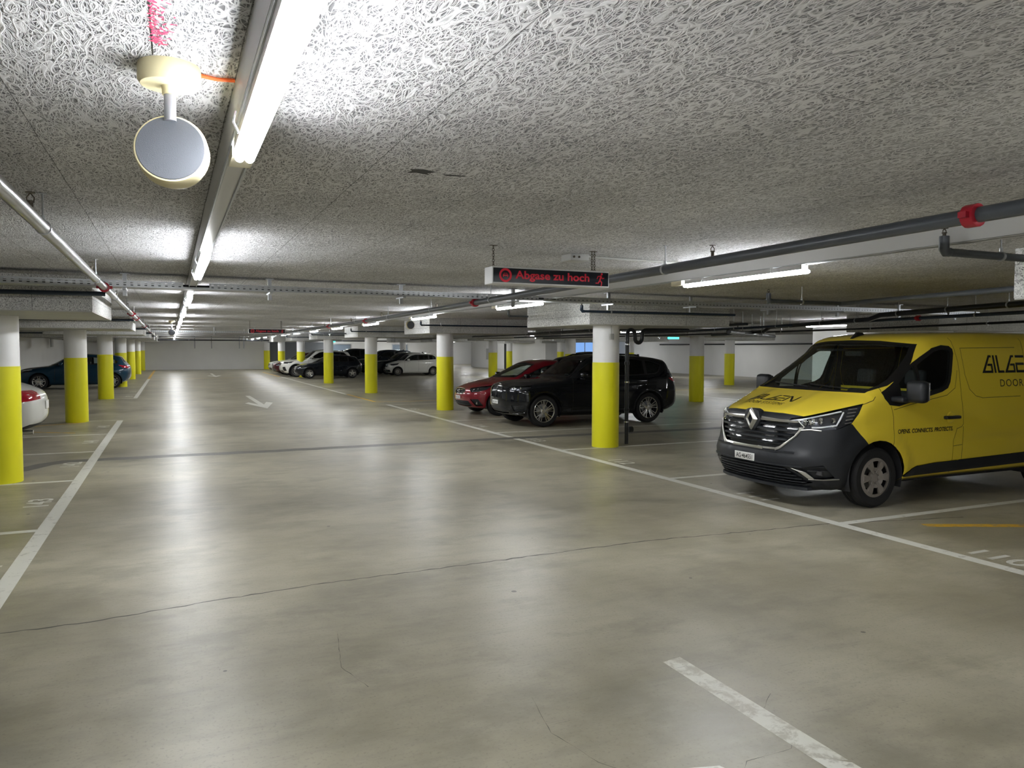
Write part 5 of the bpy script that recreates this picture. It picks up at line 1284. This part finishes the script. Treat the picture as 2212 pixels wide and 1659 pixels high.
# dark hatchback in the far bays
sp = gen('hatchback', 'navy black hatchback with five-spoke wheels behind two far columns', 4.12, 1.76, 1.46, 'navy', axles=(.80, 3.40), r=.31, rr=.21, rim='five', zt=.76, cx=1.15, cz=.98, hx=1.95, px=2.3, tx=3.75, tz=1.30, gx=4.0, gz=.98, belt=.96, sglass='glass_dark', glass='glass_dark', tl=[(3.86, .90), (4.02, .95), (4.2, .90), (4.2, .80), (3.95, .80)])
dh, _, _ = car(sp, (6.35, 44.3, 0), scale=.93, quality=.55)
# white SUV
sp = gen('suv', 'white SUV with dark rear glass beyond the navy black hatchback', 4.45, 1.86, 1.64, 'white_car', axles=(.86, 3.52), r=.35, rr=.245, rim='five', zt=.92, cx=1.30, cz=1.10, hx=2.05, px=2.5, tx=4.05, tz=1.47, belt=1.08, g=.22, sglass='glass_dark', glass='glass_dark', lip=.05, mirmat='rim_silver', fin=3.7)
sp['lamps'].append(('vent', D([(.10, .52, .60), (.22, .74, .62), (.30, .82, .38), (.16, .62, .36)]), 'diag', None)); sp['parts']['vent'] = ('side_vent', 'pipe_black', -.02)
car(sp, (5.9, 47.0, 0), quality=.55)
sp = gen('car', 'wine red car squeezed between the two white cars far back', 4.3, 1.78, 1.45, 'dark_red', axles=(.85, 3.45), r=.31, zt=.74, cx=1.15, cz=.96, belt=.94, glass='glass_dark', sglass='glass_dark')
c_, h_, _ = car(sp, (5.85, 50.3, 0), quality=.4); plate(c_, h_.front(0, .5)[0][0] - .012, 0, .5, .32, .085, '', -1)
sp = gen('saloon_car', 'white saloon nearest the end wall, nose by the last column', 4.5, 1.8, 1.45, 'white_car', axles=(.87, 3.6), r=.31, zt=.75, cx=1.3, cz=.95, hx=2.1, tx=3.95, tz=1.15, belt=.93, glass='glass_dark', sglass='glass_dark')
car(sp, (6.0, 53.6, 0), quality=.4)
# white city car
sp = gen('city_car', 'small white city car with roof aerial against the cream wall', 3.54, 1.64, 1.485, 'white_car', axles=(.59, 3.01), r=.285, rr=.195, rim='ten', rimmat='rim_grey', zt=.80, cx=.80, cz=.98, hx=1.45, px=1.75, tx=3.30, tz=1.40, gx=3.50, gz=.95, belt=.97, seatx=1.35, glass='glass_clear', sglass='glass_clear', antenna=(2.9, 0), bx=1.98, cxp=2.72,
    dlo=[(1.02, .985), (1.20, 1.12), (1.52, 1.31), (1.8, 1.375), (2.6, 1.38), (3.05, 1.34), (3.22, 1.22), (3.22, 1.07), (2.5, 1.03)], tl=[(3.38, 1.15), (3.48, 1.18), (3.7, 1.15), (3.7, .85), (3.48, .85)], tzl=1.0, g=.16)
car(sp, (12.32, 46.72, 0), scale=.955, quality=.7)
for (x, y, lab, Ht, pm, q) in ((12.1, 49.7, 'charcoal hatchback half hidden by the white city car', 1.46, 'charcoal', .4), (11.6, 52.6, 'dark SUV with roof rails against the cream wall', 1.62, 'navy', .4), (9.9, 55.8, 'dark people carrier with upright glass behind the navy black hatchback', 1.70, 'charcoal', .4)):
    sp = gen('parked_car', lab, 4.3, 1.8, Ht, pm, axles=(.85, 3.45), r=.32, zt=.80 + (Ht - 1.46) * .6, cx=1.15, cz=.98 + (Ht - 1.46) * .5, tz=Ht - .10, belt=.96 + (Ht - 1.46) * .5, glass='glass_dark', sglass='glass_dark', fin=3.5)
    car(sp, (x, y, 0), quality=q)
sp = gen('parked_car', 'dark car roof peeking over the red hatchback', 4.3, 1.8, 1.47, 'navy', axles=(.85, 3.45), r=.32, belt=.96, glass='glass_dark', sglass='glass_dark'); car(sp, (11.4, 24.9, 0), quality=.4)
sp = gen('parked_car', 'black car with roof fin before the blue glazing', 4.3, 1.8, 1.56, 'bmw_black', axles=(.85, 3.45), r=.32, belt=1.0, glass='glass_dark', sglass='glass_dark', fin=3.4); car(sp, (19.2, 37.6, 0), quality=.4)
# blue hatchback, left bays
sp = gen('hatchback', 'blue hatchback with red tail lamp behind the left columns', 4.28, 1.80, 1.47, 'blue_car', axles=(.92, 3.58), r=.32, rr=.235, rim='five', zt=.80, cx=1.25, cz=.99, hx=2.05, px=2.4, tx=3.95, tz=1.36, gx=4.14, gz=1.05, belt=.97, glass='glass_clear', sglass='glass_clear', tl=[(3.82, 1.0), (4.1, .96), (4.4, .93), (4.4, .83), (4.0, .87)], tzl=.95)
car(sp, (-5.87, 37.0, 0), quality=.7)
# white saloon cut off at the left edge
sp = gen('saloon_car', 'white car at the left frame edge showing its red tail lamp and bumper', 4.62, 1.82, 1.45, 'white_car', axles=(.92, 3.62), r=.33, rr=.22, rim='ten', zt=.76, cx=1.3, cz=.98, hx=2.1, px=2.4, tx=4.1, tz=1.16, gx=4.42, gz=1.04, belt=.95, glass='glass_dark', sglass='glass_dark', tl=[(4.05, .99), (4.3, 1.0), (4.7, .99), (4.7, .86), (4.3, .80), (4.12, .84)], tlin=.42, g=.24)
sp['stamps'].append(([(4.1, .26), (4.3, .36), (4.45, .42), (4.9, .42), (4.9, .1), (4.0, .1)], 'side', 'valance', None)); sp['parts']['valance'] = ('rear_valance', 'black_plastic', .002)
wc, wh_, _ = car(sp, (-6.68, 15.9, 0))
plate(wc, wh_.back(0, .72)[0][0] + .012, 0, .72, .3, .15, '', 1)
MB().tube([(4.2, -.5, .27), (4.47, -.5, .27)], .04, 12).build('exhaust', 'satin', wc)
for s_ in (-1, 1): MB().tube([tuple(wh_.side(x, z, s_)[0] + np.array([0, .003 * s_, 0])) for x, z in ((4.12, .92), (4.3, .93), (4.45, .93))], .008, 6).build('lamp_bar', 'led', wc)
# ------------------------------------------------------------------ exhaust warning signs
def warn_sign(x0, x1, y, z0, z1, label, depth=.16, full=True):
    t = empty('warning_sign', (x0, y, z0)); tag(t, label, 'sign')
    w = x1 - x0; h = z1 - z0; fr = .012
    MB().box(0, w, 0, depth, 0, h).build('case', 'sign_white', t, bevel=.004)
    MB().box(.008, w - .008, -.003, .004, fr, h - fr).build('face', 'sign_black', t, smooth=False)
    m = MB(); c = (.09 * w / 1.05 + .02, h / 2); R1 = h * .40; R2 = h * .275; n = 36
    V_ = []
    for i in range(n): a = 2 * pi * i / n; V_ += [(c[0] + R1 * math.cos(a), -.0045, c[1] + R1 * math.sin(a)), (c[0] + R2 * math.cos(a), -.0045, c[1] + R2 * math.sin(a))]
    m.add(V_, [(2 * i, 2 * i + 1, (2 * i + 3) % (2 * n), (2 * i + 2) % (2 * n)) for i in range(n)]); m.build('prohibition_ring', 'sign_red', t, smooth=False)
    k = h * .40; car_ = MB(); cx_, cz_ = c
    for q in ([(-.42, -.12), (.42, -.12), (.42, .08), (-.42, .08)], [(-.32, .08), (-.26, .08), (-.20, .30), (-.26, .30)], [(.32, .08), (.26, .08), (.20, .30), (.26, .30)], [(-.26, .24), (.26, .24), (.26, .30), (-.26, .30)], [(-.40, -.28), (-.28, -.28), (-.28, -.12), (-.40, -.12)], [(.40, -.28), (.28, -.28), (.28, -.12), (.40, -.12)]):
        car_.add([(cx_ + a * k, -.0045, cz_ + b * k) for a, b in q], [(0, 1, 2, 3)])
    car_.build('car_symbol', 'sign_red', t, smooth=False)
    v, f = text_fit('Abgase zu hoch', w * .635, h * .62, size=1, bold=.024)
    ext = lambda q: max(p[0] for p in text_mesh(q, 1, .024)[0]); tot = ext('Abgase zu hoch'); g1 = (ext('Abgase') + .06) / tot * w * .635; g2 = (ext('Abgase zu') + .06) / tot * w * .635
    for lo, hi in ((-1, g1), (g1, g2), (g2, 99)):
        ff = [q for q in f if lo <= sum(v[i][0] for i in q) / len(q) < hi]; used = sorted({i for q in ff for i in q}); ix = {k: n_ for n_, k in enumerate(used)}
        tm = MB(); tm.add([(w * .185 + v[k][0], -.0045, h * .175 + v[k][1]) for k in used], [tuple(ix[i] for i in q) for q in ff]); tm.build('lettering', 'sign_red', t, smooth=False)
    r = MB(); rx = w * .915; u = h * .80; z_ = h * .10
    def seg(a, b, wd):
        a = Vector(a); b = Vector(b); d = (b - a).normalized(); nn = Vector((-d.y, d.x)) * wd / 2; a = a - d * wd * .3; b = b + d * wd * .3
        r.add([(rx + p.x * u, -.0045, z_ + p.y * u) for p in (a - nn, a + nn, b + nn, b - nn)], [(0, 1, 2, 3)])
    r.add([(rx + (.16 + .085 * math.cos(2 * pi * i / 16)) * u, -.0045, z_ + (.90 + .085 * math.sin(2 * pi * i / 16)) * u) for i in range(16)], [tuple(range(16))])
    seg((.10, .76), (.0, .42), .13); seg((.10, .74), (-.16, .72), .07); seg((-.16, .72), (-.24, .54), .07); seg((.10, .74), (.20, .56), .07); seg((.20, .56), (.36, .60), .07)
    seg((.0, .42), (.16, .26), .10); seg((.16, .26), (.12, .0), .09); seg((-.02, .40), (-.14, .20), .10); seg((-.14, .20), (-.36, .20), .08)
    r.build('running_figure', 'sign_red', t, smooth=False)
    for cx_ in (w * .04, w * .90):
        zc = h; i = 0
        hang = CZ - z1 + .0
        ch = MB()
        while zc < h + hang:
            a = [(math.cos(q) * .008, math.sin(q) * .014) for q in np.linspace(0, 2 * pi, 11)]
            for dx in ((0,) if cx_ < .5 * w else (-.012, .012)):
                ch.tube([(cx_ + dx + (p if i % 2 == 0 else 0), depth / 2 + (0 if i % 2 == 0 else p), min(zc + .010 + q_, h + hang)) for p, q_ in a], .0026, 5, cap=False)
            zc += .021; i += 1
        ch.box(cx_ - .03, cx_ + .03, depth / 2 - .012, depth / 2 + .012, h + hang - .004, h + hang)
        ch.build('chain', 'brass', t)
    return t
warn_sign(2.29, 3.345, 5.47, 2.253, 2.388, 'white light box reading Abgase zu hoch, hanging by chains before the right pipe')
warn_sign(2.15, 3.22, 24.2, 2.175, 2.315, 'small far light box reading Abgase zu hoch above the end of the lane')
b = MB().box(3.12, 3.30, 5.72, 5.90, 2.50, CZ).build('junction_box', 'grey_plastic', bevel=.008); tag(b, 'cream junction box on the ceiling beside the sign chain', 'junction box')
for x in (3.15, 3.20): MB().tube([(x, 5.715, 2.53), (x, 5.725, 2.53)], .010, 10).build('cable_gland', 'brass', b)
pipe('conduit', [(3.30, 5.80, 2.545), (4.6, 5.85, 2.545)], .010, 'grey_plastic', 'thin grey conduit between the lamp channel and the ceiling junction box', 'conduit')

# ------------------------------------------------------------------ pipes
hz = pipe
def stub(x, y, L_, z, label, mat='pipe_blue', r=.024, dirx=1):
    """branch pipe ending in an elbow with an upright sprinkler"""
    pts = [(x, y, z + .10), (x, y, z + .02), (x + .03 * dirx, y, z), (x + L_ * dirx, y, z)]
    t = pipe('sprinkler_branch', pts, r, mat, label, rods=(.65,) if L_ > .9 else ())
    MB().tube([(0, 0, 0), (0, 0, -.08), (.02 * dirx, 0, -.10), (.05 * dirx, 0, -.10)], [r + .004, r + .006, r + .006, r + .004], 12).build('elbow', mat, t)
    sprinkler(t, 0, 0, -.005, .055)
    return t
stub(4.52, 3.32, 1.85, 2.37, 'short grey sprinkler branch running into the cut-off ceiling drop', 'pipe_grey', .026)
stub(7.0, 7.55, 1.3, 2.36, 'grey sprinkler branch left of the black pipes above the van', 'pipe_grey', .026)
pipe('pipe', [(8.3, 7.6, 2.36), (7.3, 5.2, 2.31), (6.86, 3.975, 2.29)], .03, 'pipe_grey', 'dark grey pipe coming from the cut-off ceiling drop above the van')
pipe('sprinkler_branch', [(-6.8, 9.65, 2.32), (-.66, 9.65, 2.345)], .026, 'pipe_blue', 'dark blue branch pipe below the perforated tray on the left')
for k in range(1, 5): pipe('sprinkler_branch', [(-6.8, 9.65 + 8.68 * k, 2.31), (-.72, 9.65 + 8.68 * k, 2.335)], .024, 'pipe_blue', 'dark blue branch pipe in front of the %s left ceiling drop' % ['', 'second', 'third', 'fourth', 'fifth'][k])
bt = ['black sprinkler branch on the drop above the big yellow column', 'black sprinkler branch on the drop above the red hatchback column', 'black sprinkler branch on the drop before the white city car', 'black sprinkler branch on the drop above the navy black hatchback', 'black sprinkler branch on the drop above the white SUV nose']
for k in range(5): stub(6.15 if k else 6.2, GY(k) - .62, 7.4 if k else 3.2, 2.36, bt[k], 'pipe_blue', .022)
stub(6.0, GY(0) + 1.9, .42, 2.37, 'short stub with sprinkler left of the nearest lit ceiling drop', 'pipe_grey', .018)
# long black runs above the van, parallel to the lane
pipe('drain_pipe', [(9.6, 4.6, 2.34), (10.2, 7.0, 2.33), (10.75, 9.0, 2.31), (10.85, 9.3, 2.25), (12.3, 13.2, 2.23), (12.4, 13.5, 2.14), (13.6, 16.8, 2.12)], .042, 'pipe_black', 'black drain pipe stepping down with offsets above the yellow van', rods=(.8, 1.9, 3.0, 4.1, 5.3, 6.6, 8, 9.4))
pipe('drain_pipe', [(10.2, 12.1, 2.09), (12.2, 13.8, 2.09), (15.9, 16.9, 2.10)], .05, 'pipe_black', 'black drain pipe crossing right of the black SUV roof', rods=(.6, 1.8, 3.2, 4.6))
pipe('pipe', [(11.0, 6.2, 2.28), (11.4, 9.0, 2.26), (12.6, 17.0, 2.2), (13.6, 30, 2.2)], .028, 'pipe_blue', 'dark blue sprinkler pipe just above the van roof', rods=(1.5, 4, 6.5, 9), couplings=(2.6,), heads=(2.0, 5, 8))
pipe('pipe', [(13.4, 7.2, 2.24), (14.2, 12.0, 2.2), (14.9, 20, 2.18), (15.0, 30, 2.18)], .024, 'pipe_black', 'thin black pipe below the perforated tray above the van', rods=(2, 5, 8))
pipe('pipe', [(9.7, 11.0, 2.2), (10.6, 20, 2.2), (11.4, 30, 2.2), (11.9, 40, 2.2)], .024, 'pipe_black', 'thin black pipe beyond the red hatchback roof', rods=(3, 6, 9, 12), heads=(4, 8, 12))
pipe('pipe', [(9.75, 12.8, 2.24), (11.2, 26, 2.22), (12.0, 40, 2.2)], .03, 'pipe_black', 'black pipe running back over the red hatchback', rods=(2, 5, 8, 11), heads=(3, 7))
pipe('pipe', [(5.2, 30.6, 2.32), (12.5, 30.6, 2.30)], .024, 'pipe_grey', 'far grey pipe crossing right of the second warning sign', rods=(2, 4))
for i, (y, lab) in enumerate(((36.0, 'silver pipe crossing the lane ceiling, first beyond the second tray'), (41.0, 'silver pipe crossing the lane ceiling, second beyond the tray'), (50.0, 'silver pipe crossing the lane ceiling near the end wall'))):
    pipe('pipe', [(-.6, y, 2.34), (5.0, y, 2.34)], .035, 'pipe_silver', lab, rods=(1.5, 3.6))
pipe('pipe', [(-6.8, 60, 2.28), (21, 60, 2.28)], .05, 'pipe_black', 'black pipe crossing under the ceiling before the end wall', rods=(4, 8, 12, 16))
pipe('wall_pipe', [(32.5, 24.0, 2.02), (32.5, 46, 2.02)], .045, 'pipe_black', 'black pipe along the right side wall')
pipe('drain_pipe', [(32.5, 24.0, 2.0), (32.5, 23.8, 1.9), (32.5, 23.4, 1.9), (32.5, 23.3, 2.1), (32.5, 23.1, 2.54)], .09, 'pipe_black', 'black siphon bend at the end of the wall pipe left of the van')
# black downpipe with siphon beside the big yellow column
P = [(7.50, 11.62, 0.02), (7.50, 11.62, 1.95)]
for i in range(1, 9): a = pi - pi * i / 8; P.append((7.582 + .082 * math.cos(a), 11.62, 1.995 + .085 * math.sin(a)))
for i in range(1, 9): a = pi + pi * i / 8; P.append((7.739 + .075 * math.cos(a), 11.62, 1.935 + .085 * math.sin(a)))
for i in range(1, 6): a = pi - pi / 2 * i / 5; P.append((7.904 + .09 * math.cos(a), 11.62, 1.995 + .085 * math.sin(a)))
P += [(8.7, 11.62, 2.085), (8.9, 11.7, 2.085)]
t = pipe('downpipe', P, .036, 'pipe_black', 'black drain downpipe with double siphon bend beside the nearest yellow column', 'drain pipe')
for z in (.40, 1.12, 1.80): MB().lathe([(.037, -.012), (.043, -.012), (.043, .012), (.037, .012)], (0, 0, z), n=20).build('pipe_clamp', 'steel_bright', t)
for z in (.62, 1.46): MB().lathe([(.037, -.03), (.045, -.025), (.045, .025), (.037, .03)], (0, 0, z), n=20).build('pipe_collar', 'pipe_black', t)
MB().lathe([(0, -.04), (.055, -.04), (.055, .03), (0, .03)], (.09, 0, .26), ax='x', n=20).build('inspection_cap', 'pipe_black', t)
t = pipe('conduit', [(6.98, 11.32, 2.0), (6.98, 11.32, 2.14)], .010, 'grey_plastic', 'little grey switch box and conduit at the head of the nearest yellow column', 'switch box'); MB().box(-.04, .04, -.03, .01, -.10, 0).build('switch_box', 'grey_plastic', t, bevel=.006)
# exit sign, switch cabinet, hanging panels, small ceiling lamp
e = empty('exit_sign', (19.7, 26.9, 2.15)); tag(e, 'small glowing green exit sign between the black SUV and the van', 'sign')
MB().box(-.28, .28, -.02, .02, 0, .15).build('sign_panel', 'exit', e, bevel=.01); MB().box(-.30, .30, .02, .09, .0, .17).build('sign_housing', 'grey_plastic', e, smooth=False); MB().tube([(0, .05, .17), (0, .05, .41)], .01, 6).build('sign_rod', 'steel', e)
e = empty('exit_sign', (10.2, 53.0, 2.12)); tag(e, 'tiny green exit sign at the far end of the lamp row', 'sign')
MB().box(-.2, .2, -.02, .02, 0, .12).build('sign_panel', 'exit', e, bevel=.01); MB().tube([(0, 0, .12), (0, 0, .44)], .01, 6).build('sign_rod', 'steel', e)
e = empty('switch_cabinet', (25.2, 60.6, .75)); tag(e, 'grey switch cabinet with cables on the white core wall', 'cabinet')
MB().box(0, .22, -1.0, 1.0, 0, .95).build('cabinet_body', 'grey_plastic', e, bevel=.02)
for i in range(3): MB().tube([(.1, -.5 - .2 * i, .95), (.1, -.5 - .2 * i, 1.8)], .04, 6).build('cable_duct', 'steel', e)
b = MB().box(20.4, 21.4, 41.0, 41.15, 2.04, 2.19).build('ceiling_panel', 'sign_white', bevel=.005)
for x in (20.6, 21.2): MB().box(x, x + .03, 41.06, 41.09, 2.19, CZ - .0005).build('panel_hanger', 'steel', b)
tag(b, 'white hanging light panel above the red hatchback roof', 'panel')
for i, y in enumerate((48.5, 55.5)):
    b = MB().box(-6.0, -5.95, y - .4, y + .4, 1.75, 2.3).build('hanging_board', 'grey_plastic', bevel=.005); MB().tube([(-5.975, y, 2.3), (-5.975, y, CZ)], .01, 6).build('panel_hanger', 'steel', b); tag(b, 'small grey board hanging above the blue hatchback bonnet, %s one' % ('nearer' if i == 0 else 'farther'), 'panel')
e = pipe('small_pipe', [(16.3, 24.4, 2.36), (16.9, 24.4, 2.36)], .02, 'pipe_silver', 'short silver stub near the small lamp beyond the red hatchback')
# thin black rods hanging before the end wall
for i, x in enumerate((1.6, 2.75, 4.7, 5.0)):
    o = MB().tube([(0, 0, 0), (0, 0, .9)], .025, 6).build('hanging_rod', 'pipe_grey'); o.location = (x, 60.4, CZ - .9); tag(o, 'thin hanging rod before the end wall, %s from the left' % ['first', 'second', 'third', 'fourth'][i], 'rod', 'rods before the end wall')
